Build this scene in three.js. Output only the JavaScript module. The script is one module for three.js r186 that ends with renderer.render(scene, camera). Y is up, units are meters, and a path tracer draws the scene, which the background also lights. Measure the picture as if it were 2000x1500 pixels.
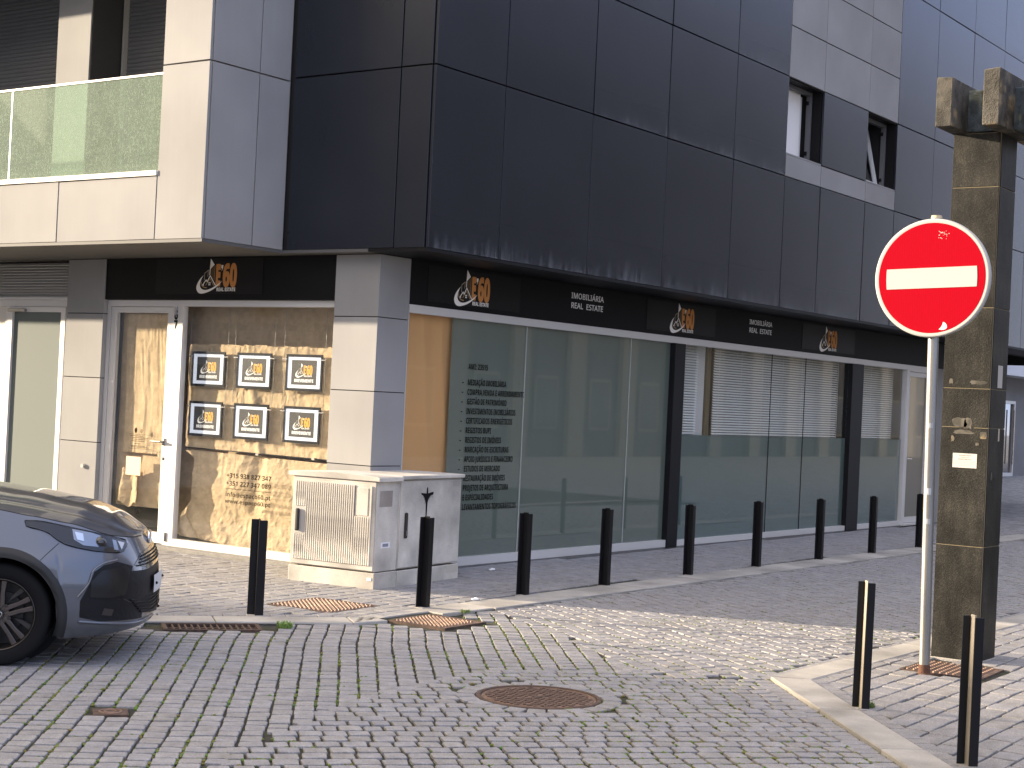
import * as THREE from 'three';
import { mergeGeometries } from 'three/addons/utils/BufferGeometryUtils.js';
import { RoundedBoxGeometry } from 'three/addons/geometries/RoundedBoxGeometry.js';
import { TessellateModifier } from 'three/addons/modifiers/TessellateModifier.js';

// ---------------------------------------------------------------- camera, sky, sun, exposure
const lerp = THREE.MathUtils.lerp;
const scene = new THREE.Scene();
const camera = new THREE.PerspectiveCamera(26.78, 4 / 3, 0.1, 600);
camera.position.set(0, 1.7, 0);
{
  const m = new THREE.Matrix4().makeBasis(new THREE.Vector3(0.577, 0.048, 0.815).normalize(), new THREE.Vector3(-0.036, 0.999, -0.033).normalize(), new THREE.Vector3(-0.816, -0.011, 0.578).normalize());
  camera.quaternion.setFromRotationMatrix(m);
}
const SUN = new THREE.Vector3(-0.378, 0.205, -0.912).normalize();        // towards the low sun, behind the building's left end
const sun = new THREE.DirectionalLight(new THREE.Color(1.0, 0.83, 0.62), 5.0);
sun.name = 'sun';
sun.position.copy(SUN).multiplyScalar(120).add(new THREE.Vector3(10, 0, -6));
sun.target.position.set(10, 0, -6);
sun.castShadow = true; sun.shadow.mapSize.set(4096, 4096); sun.shadow.radius = 1.6;
Object.assign(sun.shadow.camera, { left: -45, right: 45, top: 35, bottom: -25, near: 1, far: 260 });
scene.add(sun, sun.target);
const renderer = new THREE.WebGLRenderer({ antialias: true });
renderer.toneMapping = THREE.LinearToneMapping;
renderer.toneMappingExposure = 3.15;
renderer.shadowMap.enabled = true;
{ // clear late-afternoon sky: blue overhead, paler towards the horizon, warm round the sun
  const W = 512, H = 256, d = new Float32Array(W * H * 4), v = new THREE.Vector3();
  for (let j = 0; j < H; j++) for (let i = 0; i < W; i++) {
    const up = ((j + 0.5) / H - 0.5) * Math.PI, ro = ((i + 0.5) / W - 0.5) * 2 * Math.PI;
    v.set(Math.cos(ro) * Math.cos(up), Math.sin(up), Math.sin(ro) * Math.cos(up));
    const e = Math.max(v.y, 0), c = v.dot(SUN), hz = Math.exp(-e * 4.5), k = Math.pow((c + 1) / 2, 1.4), halo = Math.exp((c - 1) * 45);
    const col = [lerp(0.22, 1.20, k) + 0.20 * hz + halo, lerp(0.345, 0.98, k) + 0.20 * hz + 0.7 * halo, lerp(0.68, 0.68, k) + 0.15 * hz + 0.4 * halo];
    for (let k = 0; k < 3; k++) d[(j * W + i) * 4 + k] = col[k] * 0.9;
    d[(j * W + i) * 4 + 3] = 1;
  }
  const t = new THREE.DataTexture(d, W, H, THREE.RGBAFormat, THREE.FloatType);
  t.mapping = THREE.EquirectangularReflectionMapping; t.magFilter = THREE.LinearFilter; t.needsUpdate = true;
  scene.background = t; scene.environment = t;
}

// ---------------------------------------------------------------- helpers
let seed_ = 12345;
const rnd = () => { seed_ = (seed_ + 0x6d2b79f5) | 0; let t = Math.imul(seed_ ^ (seed_ >>> 15), 1 | seed_); t = (t + Math.imul(t ^ (t >>> 7), 61 | t)) ^ t; return ((t ^ (t >>> 14)) >>> 0) / 4294967296; };
const rr = (a, b) => a + (b - a) * rnd();
const V3 = (x, y, z) => new THREE.Vector3(x, y, z);
const clamp = THREE.MathUtils.clamp, sstep = THREE.MathUtils.smoothstep;
const taken = new Map();
const numbered = (n) => { const k = taken.get(n) ?? 0; taken.set(n, k + 1); return k ? n + '_' + String(k).padStart(3, '0') : n; };
function tag(o, label, category, group, kind) { if (label) o.userData.label = label; if (category) o.userData.category = category; if (group) o.userData.group = group; if (kind) o.userData.kind = kind; return o; }
function thing(name, label, category, group) { const g = new THREE.Group(); g.name = numbered(name); scene.add(g); return tag(g, label, category, group); }
function part(name, geo, m, parent) { const o = new THREE.Mesh(geo, m); o.name = parent ? name : numbered(name); o.castShadow = o.receiveShadow = true; (parent ?? scene).add(o); return o; }
function sub(name, parent) { const g = new THREE.Group(); g.name = name; parent.add(g); return g; }
// box by its corners, uv in metres with a random shift
function box(x0, x1, y0, y1, z0, z1) {
  const g = new THREE.BoxGeometry(x1 - x0, y1 - y0, z1 - z0); g.translate((x0 + x1) / 2, (y0 + y1) / 2, (z0 + z1) / 2);
  return metreUV(g);
}
function metreUV(g, sx = rnd() * 7, sy = rnd() * 7) {
  const p = g.attributes.position, n = g.attributes.normal, uv = new Float32Array(p.count * 2);
  for (let i = 0; i < p.count; i++) {
    const ax = Math.abs(n.getX(i)), ay = Math.abs(n.getY(i)), az = Math.abs(n.getZ(i)), x = p.getX(i), y = p.getY(i), z = p.getZ(i);
    if (ay > ax && ay > az) { uv[2 * i] = x + sx; uv[2 * i + 1] = z + sy; } else if (ax > az) { uv[2 * i] = z + sx; uv[2 * i + 1] = y + sy; } else { uv[2 * i] = x + sx; uv[2 * i + 1] = y + sy; }
  }
  return g.setAttribute('uv', new THREE.BufferAttribute(uv, 2));
}
function rbox(x0, x1, y0, y1, z0, z1, r = 0.006, s = 1) { const g = new RoundedBoxGeometry(x1 - x0, y1 - y0, z1 - z0, s, r); g.translate((x0 + x1) / 2, (y0 + y1) / 2, (z0 + z1) / 2); return metreUV(g); }
function merge(list) { return mergeGeometries(list.map((g) => { const q = g.index ? g.toNonIndexed() : g; for (const k of Object.keys(q.attributes)) if (!['position', 'normal', 'uv'].includes(k)) q.deleteAttribute(k); return q; })); }
function tube(pts, r, n = 8, seg = 24) { return new THREE.TubeGeometry(new THREE.CatmullRomCurve3(pts.map((p) => V3(...p))), seg, r, n); }
function cylY(x, y0, y1, z, r, n = 20, r2 = r) { const g = new THREE.CylinderGeometry(r2, r, y1 - y0, n); g.translate(x, (y0 + y1) / 2, z); return g; }

// ---------------------------------------------------------------- noise and textures
const hash = (x, y, s) => { let h = Math.imul(x, 374761393) + Math.imul(y, 668265263) + Math.imul(s, 1442695041); h = Math.imul(h ^ (h >>> 13), 1274126177); return ((h ^ (h >>> 16)) >>> 0) / 4294967296; };
function vnoise(x, y, s = 0, per = 0, soft = true) {
  const ix = Math.floor(x), iy = Math.floor(y); let fx = x - ix, fy = y - iy; if (soft) { fx = fx * fx * (3 - 2 * fx); fy = fy * fy * (3 - 2 * fy); }
  const w = (a) => (per ? ((a % per) + per) % per : a), h = (a, b) => hash(w(a), w(b), s);
  return lerp(lerp(h(ix, iy), h(ix + 1, iy), fx), lerp(h(ix, iy + 1), h(ix + 1, iy + 1), fx), fy);
}
function fbm(x, y, s, per, oct = 4, soft = true) { let a = 0.5, t = 0, n = 0; for (let i = 0; i < oct; i++) { t += a * vnoise(x, y, s + i, per, soft); n += a; a *= 0.5; x *= 2; y *= 2; per *= 2; } return t / n; }
function tex(size, metres, fn, srgb = false, aspect = 1) {
  const d = new Uint8Array(size * size * 4);
  for (let j = 0; j < size; j++) for (let i = 0; i < size; i++) {
    const c = fn(i / size, j / size), o = (j * size + i) * 4, a = Array.isArray(c) ? c : [c, c, c];
    for (let k = 0; k < 3; k++) d[o + k] = clamp(Math.round(a[k] * 255), 0, 255);
    d[o + 3] = 255;
  }
  const t = new THREE.DataTexture(d, size, size); t.wrapS = t.wrapT = THREE.RepeatWrapping; t.magFilter = THREE.LinearFilter; t.repeat.set(1 / metres, 1 / (metres * aspect)); if (srgb) t.colorSpace = THREE.SRGBColorSpace; t.needsUpdate = true; return t;
}
function canvasTex(w, h, draw) { const c = document.createElement('canvas'); c.width = w; c.height = h; draw(c.getContext('2d'), w, h); const t = new THREE.CanvasTexture(c); t.colorSpace = THREE.SRGBColorSpace; return t; }
// text squeezed into a box (caps height = h)
function fit(ctx, text, x, y, w, h, color, weight = 'bold', family = 'sans-serif') {
  ctx.save(); ctx.font = weight + ' 100px ' + family; ctx.textBaseline = 'alphabetic'; ctx.fillStyle = color; const tw = ctx.measureText(text).width; ctx.translate(x, y + h); ctx.scale(w / tw, h / 72); ctx.fillText(text, 0, 0); ctx.restore();
}
const rgb = (r, g, b) => new THREE.Color().setRGB(r, g, b);
const mat = (color, roughness, o = {}) => new THREE.MeshStandardMaterial({ color, roughness, ...o });
const phys = (color, roughness, o = {}) => new THREE.MeshPhysicalMaterial({ color, roughness, ...o });

const T = {
  granite: tex(512, 0.55, (u, v) => { const s = hash(Math.floor(u * 512), Math.floor(v * 512), 3), f = fbm(u * 8, v * 8, 11, 8), m = vnoise(u * 128, v * 128, 5, 128); return clamp(0.60 + 0.14 * f + 0.18 * (m - 0.5) + 0.20 * (s - 0.5), 0, 1); }, true),
  graniteBump: tex(512, 0.55, (u, v) => 0.6 * vnoise(u * 96, v * 96, 6, 96) + 0.4 * fbm(u * 10, v * 10, 9, 10)),
  dust: tex(512, 1.7, (u, v) => { const f = fbm(u * 6, v * 6, 21, 6, 5), s = hash(Math.floor(u * 512), Math.floor(v * 512), 8); return [0.55 + 0.36 * f + 0.09 * s, 0.54 + 0.35 * f + 0.09 * s, 0.52 + 0.33 * f + 0.09 * s]; }, true),
  streak: tex(512, 2.6, (u, v) => { const a = fbm(u * 60, v * 5, 31, 60, 3), b = fbm(u * 4, v * 4, 41, 4, 4), k = vnoise(u * 170, v * 6, 47, 170); return clamp(0.76 + 0.008 * (a - 0.5) + 0.09 * (b - 0.5) + 0.006 * (k - 0.5), 0, 1); }, true),
  streakRough: tex(512, 2.2, (u, v) => { const a = fbm(u * 44, v * 5, 33, 44, 3), b = fbm(u * 2, v * 2, 43, 2, 3); return clamp(0.70 + 0.22 * (b - 0.5) + 0.03 * (a - 0.5), 0, 1); }),
  paperBump: tex(512, 0.5, (u, v) => 0.6 * fbm(u * 18, v * 18, 51, 18, 4, false) + 0.4 * Math.abs(fbm(u * 9, v * 9, 57, 9, 3, false) - 0.5) * 2),
  paper: tex(256, 0.7, (u, v) => { const f = fbm(u * 12, v * 12, 61, 12, 4), l = vnoise(u * 3, v * 128, 63, 128); return clamp(0.86 + 0.16 * (f - 0.5) + 0.02 * (l - 0.5), 0, 1); }, true),
  rust: tex(256, 0.4, (u, v) => { const f = fbm(u * 12, v * 12, 71, 12, 5), s = vnoise(u * 64, v * 64, 73, 64); return [0.29 + 0.38 * f + 0.1 * s, 0.235 + 0.31 * f + 0.09 * s, 0.20 + 0.255 * f + 0.08 * s]; }, true),
  blackGranite: tex(512, 0.7, (u, v) => { const s = vnoise(u * 150, v * 150, 81, 150), q = hash(Math.floor(u * 512), Math.floor(v * 512), 83), f = fbm(u * 5, v * 5, 85, 5, 5), st = fbm(u * 22, v * 2, 87, 22, 3), w = 0.22 + 0.34 * s * s + 0.14 * q + 0.5 * (f - 0.42) + 0.22 * (st - 0.5); return [w * 1.03, w * 1.0, w * 0.92]; }, true),
  concrete: tex(512, 0.9, (u, v) => { const f = fbm(u * 5, v * 5, 91, 5, 6), g = fbm(u * 19, v * 15, 95, 0, 5), d = 0.62 * sstep(g, 0.42, 0.68), l = sstep(f, 0.52, 0.66), w = 0.46 + 0.4 * (f - 0.5); return [lerp(w, 0.2, d * 0.8) + 0.22 * l, lerp(w, 0.2, d * 0.8) * 0.97 + 0.16 * l, lerp(w, 0.19, d * 0.8) * 0.9 + 0.06 * l]; }, true),
  soil: tex(256, 0.5, (u, v) => { const f = fbm(u * 10, v * 10, 101, 10, 5), g = sstep(fbm(u * 5, v * 5, 105, 5, 4), 0.45, 0.6); return [lerp(0.25, 0.25, g) * (0.6 + 0.8 * f), lerp(0.235, 0.26, g) * (0.6 + 0.8 * f), lerp(0.21, 0.16, g) * (0.6 + 0.8 * f)]; }, true),
  dirtyGlass: tex(512, 0.9, (u, v) => { const a = vnoise(u * 230, v * 90 + 6 * vnoise(u * 30, v * 30, 5, 30), 111, 0), b = fbm(u * 6, v * 6, 113, 6, 4), c = hash(Math.floor(u * 256), Math.floor(v * 180), 9); return clamp(0.38 + 0.30 * sstep(a, 0.5, 0.98) + 0.10 * (b - 0.5) + 0.06 * c, 0, 1); }),
  setts: tex(512, 2.4, (u, v) => { const r = Math.floor(v * 24), x = u * 16 + (r % 2) * 0.5, fx = x - Math.floor(x), fy = v * 24 - r, j = Math.min(Math.min(fx, 1 - fx) * 1.5, Math.min(fy, 1 - fy)), t = 0.54 + 0.14 * hash(((Math.floor(x) % 16) + 16) % 16, r, 7) + 0.14 * (fbm(u * 6, v * 6, 121, 6) - 0.5); return j < 0.07 ? 0.34 : t; }, true),
};
const MT = {
  stone: mat(rgb(0.60, 0.588, 0.575), 0.78, { map: T.granite, bumpMap: T.graniteBump, bumpScale: 0.002, vertexColors: true }),
  kerb: mat(rgb(0.55, 0.54, 0.525), 0.85, { map: T.dust, bumpMap: T.graniteBump, bumpScale: 0.0012 }),
  soil: mat(rgb(0.6, 0.6, 0.6), 1, { map: T.soil, bumpMap: T.graniteBump, bumpScale: 0.006 }),
  farGround: mat(rgb(0.74, 0.73, 0.72), 0.85, { map: T.setts }),
  dark: mat(rgb(0.072, 0.080, 0.102), 0.27, { metalness: 0.62, map: T.streak }),
  silver: phys(rgb(0.505, 0.498, 0.486), 0.8, { specularIntensity: 0.35, map: T.streak }),
  backing: mat(rgb(0.012, 0.012, 0.013), 0.9),
  soffit: mat(rgb(0.16, 0.155, 0.15), 0.7, { map: T.streak }),
  frame: mat(rgb(0.60, 0.585, 0.56), 0.42, { metalness: 0.15 }),
  fascia: phys(rgb(0.006, 0.006, 0.0065), 0.6, { specularIntensity: 0.3 }),
  fasciaPanel: phys(rgb(0.009, 0.0085, 0.0085), 0.5, { specularIntensity: 0.35 }),
  black: phys(rgb(0.008, 0.008, 0.009), 0.5, { specularIntensity: 0.35 }),
  rubber: phys(rgb(0.009, 0.009, 0.0095), 0.85, { specularIntensity: 0.3 }),
  glass: phys(rgb(0.985, 0.992, 0.986), 0.02, { transmission: 1, thickness: 0, ior: 1.5 }),
  chrome: mat(rgb(0.75, 0.74, 0.72), 0.25, { metalness: 1 }),
  steel: mat(rgb(0.52, 0.53, 0.54), 0.45, { metalness: 0.85, map: T.dust }),
  rust: mat(rgb(0.75, 0.72, 0.72), 0.8, { map: T.rust, metalness: 0.15 }),
  worn: mat(rgb(0.80, 0.78, 0.77), 0.55, { map: T.rust, metalness: 0.35 }),
  rustDark: mat(rgb(0.32, 0.30, 0.30), 0.85, { map: T.rust }),
  interior: mat(rgb(0.42, 0.41, 0.38), 0.9),
};

// ================================================================ GROUND
const inPoly = (x, z, P) => { let c = false; for (let i = 0, j = P.length - 1; i < P.length; j = i++) { const [xi, zi] = P[i], [xj, zj] = P[j]; if ((zi > z) !== (zj > z) && x < ((xj - xi) * (z - zi)) / (zj - zi) + xi) c = !c; } return c; };
camera.updateMatrixWorld(true); camera.updateProjectionMatrix();
const ndc = (x, y, z) => V3(x, y, z).project(camera);
const shape = (P, holes = []) => { const s = new THREE.Shape(P.map(([x, z]) => new THREE.Vector2(x, -z))); for (const h of holes) s.holes.push(new THREE.Path(h.map(([x, z]) => new THREE.Vector2(x, -z)))); return s; };
const sheet = (P, y, holes) => { const g = new THREE.ShapeGeometry(shape(P, holes)); g.rotateX(-Math.PI / 2); g.translate(0, y, 0); return metreUV(g, 0, 0); };
const slab = (P, y0, y1, bevel = 0.006) => { const g = new THREE.ExtrudeGeometry(shape(P), { depth: y1 - y0 - bevel, bevelEnabled: true, bevelThickness: bevel, bevelSize: bevel, bevelOffset: -bevel, bevelSegments: 1, steps: 1 }); g.rotateX(-Math.PI / 2); g.translate(0, y0, 0); return metreUV(g); };

const E2 = 38.8 * Math.PI / 180, e2 = [Math.cos(E2), Math.sin(E2)], e1 = [Math.sin(E2), -Math.cos(E2)];   // e2 along the left kerb, e1 away from the camera
const gullyC = [8.165, -8.29], gullyHole = [[-0.32, -0.125], [0.32, -0.125], [0.32, 0.125], [-0.32, 0.125]].map(([a, b]) => [gullyC[0] + a * e2[0] + b * e1[0], gullyC[1] + a * e2[1] + b * e1[1]]);
const ground = part('ground', sheet([[-220, -220], [260, -220], [260, 220], [-220, 220]], -0.03, [gullyHole]), MT.farGround); tag(ground, 'grey stone paved ground reaching away beyond the street corner', 'ground', null, 'structure');

tag(part('far_paving', sheet([[26, -17.4], [160, -17.4], [160, 60], [26, 60]], 0.004), MT.farGround), 'grey paved ground stretching away beyond the side street', 'ground', null, 'structure');
// worn stones: a few shapes, each in several greys
function stoneGeo(k, round, tone, y0) {
  const ring = (s, y) => { const o = []; for (const [cx, cz] of [[1, 1], [-1, 1], [-1, -1], [1, -1]]) { const q = round; const a = [[1, 1 - q], [1 - q, 1]], b = cx * cz > 0 ? a : a.slice().reverse(); for (const [px, pz] of b) o.push([cx * px * 0.5 * s[0], y, cz * pz * 0.5 * s[1]]); } return o; };
  const jit = Array.from({ length: 8 }, (_, i) => [0.06 * (hash(k, i, 1) - 0.5), 0.07 * (hash(k, i, 2) - 0.5), 0.006 * (hash(k, i, 4) - 0.5)]);
  const rings = [ring([1, 1], y0), ring([1, 1], -0.006), ring([0.978, 0.975], -0.0012), ring([0.90, 0.89], 0.0005)].map((r, ri) => r.map((p, i) => [p[0] + jit[i][0], p[1] + (ri > 1 ? jit[i][2] * 0.5 : 0), p[2] + jit[i][1]]));
  const pos = rings.flat(); pos.push([0, 0.001 + 0.002 * (hash(k, 9, 3) - 0.5), 0]);
  const idx = []; for (let r = 0; r < 3; r++) for (let i = 0; i < 8; i++) { const a = r * 8 + i, b = r * 8 + ((i + 1) % 8), c = a + 8, d = b + 8; idx.push(a, c, b, b, c, d); }
  for (let i = 0; i < 8; i++) idx.push(24 + i, 32, 24 + ((i + 1) % 8));
  const g = new THREE.BufferGeometry(); g.setAttribute('position', new THREE.Float32BufferAttribute(pos.flat(), 3)); g.setIndex(idx); g.computeVertexNormals();
  if (g.attributes.normal.getY(32) < 0) { for (let i = 0; i < idx.length; i += 3) { const t = idx[i]; idx[i] = idx[i + 1]; idx[i + 1] = t; } g.setIndex(idx); g.computeVertexNormals(); }
  for (let i = 24; i < 33; i++) g.attributes.normal.setXYZ(i, 0, 1, 0);
  const n = pos.length, uv = new Float32Array(n * 2), col = new Float32Array(n * 3), ou = hash(k, 5, 5), ov = hash(k, 6, 5);
  pos.forEach((p, i) => { uv[2 * i] = p[0] * 0.14 + ou + p[1]; uv[2 * i + 1] = p[2] * 0.14 + ov; col.set(tone, i * 3); });
  g.setAttribute('uv', new THREE.BufferAttribute(uv, 2)); g.setAttribute('color', new THREE.BufferAttribute(col, 3)); return g;
}
const variants = (n, round, lo, hi, y0) => Array.from({ length: n }, (_, k) => { const t = lerp(lo, hi, hash(k, 1, 77)), w = hash(k, 2, 78); return stoneGeo(k + round * 1000, round, [t * lerp(1, 1.03, w), t, t * lerp(1.05, 0.97, w)], y0); });
const settShapes = variants(28, 0.16, 0.88, 1.07, -0.035), paverShapes = variants(24, 0.08, 0.84, 0.96, -0.035);

class Field {   // collects stones; the 300 that show largest become meshes of their own, the rest one mass
  constructor(shapes) { this.shapes = shapes; this.list = []; }
  add(x, y, z, w, d, turn) {
    const p = ndc(x, y, z); if (p.z > 1 || Math.abs(p.x) > 1.35 || p.y < -1.5) return;
    const m = new THREE.Matrix4().compose(V3(x, y + rr(-0.0018, 0.0018), z), new THREE.Quaternion().setFromEuler(new THREE.Euler(rr(-0.011, 0.011), turn + rr(-0.02, 0.02), rr(-0.011, 0.011))), V3(w, 1, d));
    this.list.push({ m, g: this.shapes[Math.floor(rnd() * this.shapes.length)], far: Math.hypot(x, z) + (Math.abs(p.x) > 1 || p.y < -1 ? 100 : 0) });
  }
  // rows along the local x axis of a frame turned by a (radians about y), inside polygon P
  rows(P, a, w, d, gap, y, opt = {}) {
    const c = Math.cos(a), s = Math.sin(a), L = ([x, z]) => [x * c + z * s, -x * s + z * c], W = (u, v) => [u * c - v * s, u * s + v * c], Q = P.map(L);
    const u0 = Math.min(...Q.map((q) => q[0])), u1 = Math.max(...Q.map((q) => q[0])), v0 = Math.min(...Q.map((q) => q[1])), v1 = Math.max(...Q.map((q) => q[1]));
    let r = 0;
    for (let v = v0; v < v1; v += d, r++) {
      const wob = (u) => 0.022 * (opt.wave ?? 0) * (vnoise(u * 1.1, r * 0.03, 5) - 0.5) * 2;
      for (let u = u0 - rr(0, w); u < u1;) {
        const ww = w * rr(1 - (opt.vary ?? 0.12), 1 + (opt.vary ?? 0.12)), [x, z] = W(u + ww / 2, v + d / 2 + wob(u)); u += ww;
        if (!inPoly(x, z, P) || (opt.skip && opt.skip(x, z))) continue;
        this.add(x, y, z, ww - (opt.gw ?? gap) * rr(0.75, 1.25), d - gap * rr(0.75, 1.25), -a);
      }
    }
  }
  build(owner, name, massName, massLabel) {
    this.list.sort((a, b) => a.far - b.far);
    for (const s of this.list.slice(0, 300)) { const o = part(name, s.g, MT.stone, owner); s.m.decompose(o.position, o.quaternion, o.scale); }
    const rest = this.list.slice(300), n = rest.length, nv = 33, ni = this.shapes[0].index.count;
    const P = new Float32Array(n * nv * 3), N = new Float32Array(n * nv * 3), U = new Float32Array(n * nv * 2), C = new Float32Array(n * nv * 3), I = new Uint32Array(n * ni), v = V3(), nm = new THREE.Matrix3();
    rest.forEach((s, k) => {
      const a = s.g.attributes, o = k * nv; nm.getNormalMatrix(s.m);
      for (let i = 0; i < nv; i++) { v.fromBufferAttribute(a.position, i).applyMatrix4(s.m).toArray(P, (o + i) * 3); v.fromBufferAttribute(a.normal, i).applyMatrix3(nm).normalize().toArray(N, (o + i) * 3); }
      U.set(a.uv.array, o * 2); C.set(a.color.array, o * 3); const ix = s.g.index.array; for (let i = 0; i < ni; i++) I[k * ni + i] = ix[i] + o;
    });
    const g = new THREE.BufferGeometry(); g.setAttribute('position', new THREE.BufferAttribute(P, 3)); g.setAttribute('normal', new THREE.BufferAttribute(N, 3)); g.setAttribute('uv', new THREE.BufferAttribute(U, 2)); g.setAttribute('color', new THREE.BufferAttribute(C, 3)); g.setIndex(new THREE.BufferAttribute(I, 1));
    tag(part(massName, g, MT.stone, owner), null, null, null, 'stuff');
  }
}
const manC = [7.77, -5.21], manR = 0.365;
const skipRoad = (x, z) => {
  if (Math.hypot(x - manC[0], z - manC[1]) < manR + 0.12) return true;
  if (x > 9.36 && x < 10.10 && z > -7.86 && z < -7.14) return true;
  if (Math.abs(x - 5.66) < 0.115 && Math.abs(z + 6.45) < 0.115) return true;
  const du = (x - gullyC[0]) * e2[0] + (z - gullyC[1]) * e2[1], dv = (x - gullyC[0]) * e1[0] + (z - gullyC[1]) * e1[1];
  return Math.abs(du) < 0.46 && Math.abs(dv) < 0.21;
};
const islU = [-0.749, 0.663], islN = [0.663, 0.749], islC = [9.43, -4.55];
const isl = (t, n) => [islC[0] + islU[0] * t + islN[0] * n, islC[1] + islU[1] * t + islN[1] * n];
const kF = (t) => [9.09 + e2[0] * t, -7.77 + e2[1] * t], kOff = (t, n) => [9.09 + e2[0] * t + e1[0] * n, -7.77 + e2[1] * t + e1[1] * n];

const road = thing('road', 'cobbled road of small grey granite setts with mossy joints', 'road'); road.userData.kind = 'structure';
part('bed', sheet([[0, -16], [26, -16], [26, 2], [0, 2]], -0.0125, [gullyHole]), MT.soil, road);
const AB = [[5.11, -5.26], [6.06, -5.59], [7.18, -5.92], [8.27, -5.99], [8.99, -5.3]];
const f1 = new Field(settShapes);
f1.rows([[2.03, -4.15], ...AB.map(([x, z]) => [x - 0.03, z + 0.05]), [9.9, -6.35], [10.62, -7.64], [9.12, -7.72], kF(0), kF(-1.44), kF(-5), kF(-9)], -40.5 * Math.PI / 180, 0.122, 0.117, 0.0135, 0, { gw: 0.020, wave: 1, skip: skipRoad });
f1.rows([[2, -4.2], ...AB, [9.34, -4.60], isl(0.04, -0.085), isl(6, -0.085), [2, -1.5]], 42 * Math.PI / 180, 0.122, 0.124, 0.023, 0, { gw: 0.015, wave: 0.5, skip: skipRoad });
f1.rows([[8.95, -5.28], [9.86, -6.33], [10.58, -7.62], [26, -7.62], [26, -4.66], [9.36, -4.66]], -56 * Math.PI / 180, 0.122, 0.115, 0.0115, 0, { gw: 0.015, wave: 1, skip: skipRoad });
for (let t = 0.06; t < 5; t += 0.105) { const [x, z] = isl(t, -0.062); f1.add(x, 0, z, 0.094, 0.118, -Math.atan2(islU[1], islU[0])); }
for (let x = 9.5; x < 18; x += 0.125) f1.add(x, 0, -4.61, 0.113, 0.09, 0);
for (let i = 0; i < 22; i++) { const a = i / 22 * Math.PI * 2; f1.add(manC[0] + Math.cos(a) * (manR + 0.06), 0, manC[1] + Math.sin(a) * (manR + 0.06), 0.105, 0.108, -a + Math.PI / 2 + Math.PI); }
f1.build(road, 'stone', 'paving_stones');

const pave = thing('pavement', 'pale grey paved footway round the building corner behind the flush kerb', 'pavement'); pave.userData.kind = 'structure';
const f2 = new Field(paverShapes), skipPave = (x, z) => x > 9.30 && x < 9.99 && z > -8.90 && z < -8.22;
part('bed', slab([kF(-12), kF(0), [10.62, -7.64], [26, -7.63], [26, -9.6], [11.56, -9.6], [11.56, -20], [-2, -20]], -0.012, 0.004, 0.003), MT.soil, pave);
f2.rows([kOff(-9, 0.40), kOff(0.33, 0.40), [10.7, -8.05], [26, -8.02], [26, -9.64], [11.47, -9.64], [11.47, -17], [2, -17]], -0.03, 0.21, 0.142, 0.010, 0.016, { skip: skipPave, vary: 0.2 });
for (let t = -7; t < 0.3; t += 0.118) { const [x, z] = kOff(t, 0.345); f2.add(x, 0.016, z, 0.110, 0.095, -E2); }
f2.build(pave, 'paver', 'paving_stones');
for (let t = -8; t < -0.2; t += 1) part('kerb_stone', slab([kOff(t + 0.004, 0), kOff(t + 0.996, 0), kOff(t + 0.996, 0.285), kOff(t + 0.004, 0.285)], -0.05, 0.016), MT.kerb, pave);
part('kerb_stone', slab([kOff(0.004, 0), [9.40, -7.70], [9.42, -7.97], kOff(0.30, 0.29), kOff(0.004, 0.285)], -0.05, 0.016), MT.kerb, pave);
part('kerb_stone', slab([[9.40, -7.83], [10.06, -7.83], [10.05, -7.68], [10.68, -7.64], [10.68, -8.02], [9.425, -7.985]], -0.05, 0.016), MT.kerb, pave);
for (let x = 10.69; x < 26; x += 1.2) part('kerb_stone', slab([[x + 0.003, -7.63], [x + 1.197, -7.63], [x + 1.197, -8.0], [x + 0.003, -8.0]], -0.05, 0.017), MT.kerb, pave);

const island = thing('traffic_island', 'paved corner island with pale kerb under the no entry sign', 'pavement'); island.userData.kind = 'structure';
const f3 = new Field(paverShapes);
part('bed', slab([isl(0, 0.02), [26, -4.53], [26, 3], [4, 3], isl(6.5, 0.02)], -0.012, 0.004, 0.003), MT.soil, island);
f3.rows([isl(-0.05, 0.30), [26, -4.37], [26, 2], [6, 2], isl(5.2, 0.30)], -0.035, 0.235, 0.146, 0.013, 0.017, { vary: 0.22, skip: (x, z) => x > 10.46 && x < 11.12 && z > -4.16 && z < -3.55 });
for (let t = 0.12; t < 5; t += 0.125) { const [x, z] = isl(t, 0.285); f3.add(x, 0.019, z, 0.116, 0.10, -Math.atan2(islU[1], islU[0])); }
f3.build(island, 'paver', 'paving_stones');
for (let t = 0; t < 6; t += 1.05) part('kerb_stone', slab(t ? [isl(t + 0.004, 0), isl(t + 1.046, 0), isl(t + 1.046, 0.232), isl(t + 0.004, 0.232)] : [isl(0.004, 0), isl(1.046, 0), isl(1.046, 0.232), [9.545, -4.325]], -0.05, 0.023), MT.kerb, island);
for (let x = 9.44; x < 24; x += 1.1) part('kerb_stone', slab(x < 9.5 ? [[x + 0.006, -4.55], [x + 1.096, -4.55], [x + 1.096, -4.325], [x + 0.122, -4.325]] : [[x + 0.003, -4.55], [x + 1.097, -4.55], [x + 1.097, -4.325], [x + 0.003, -4.325]], -0.05, 0.023), MT.kerb, island);

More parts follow.
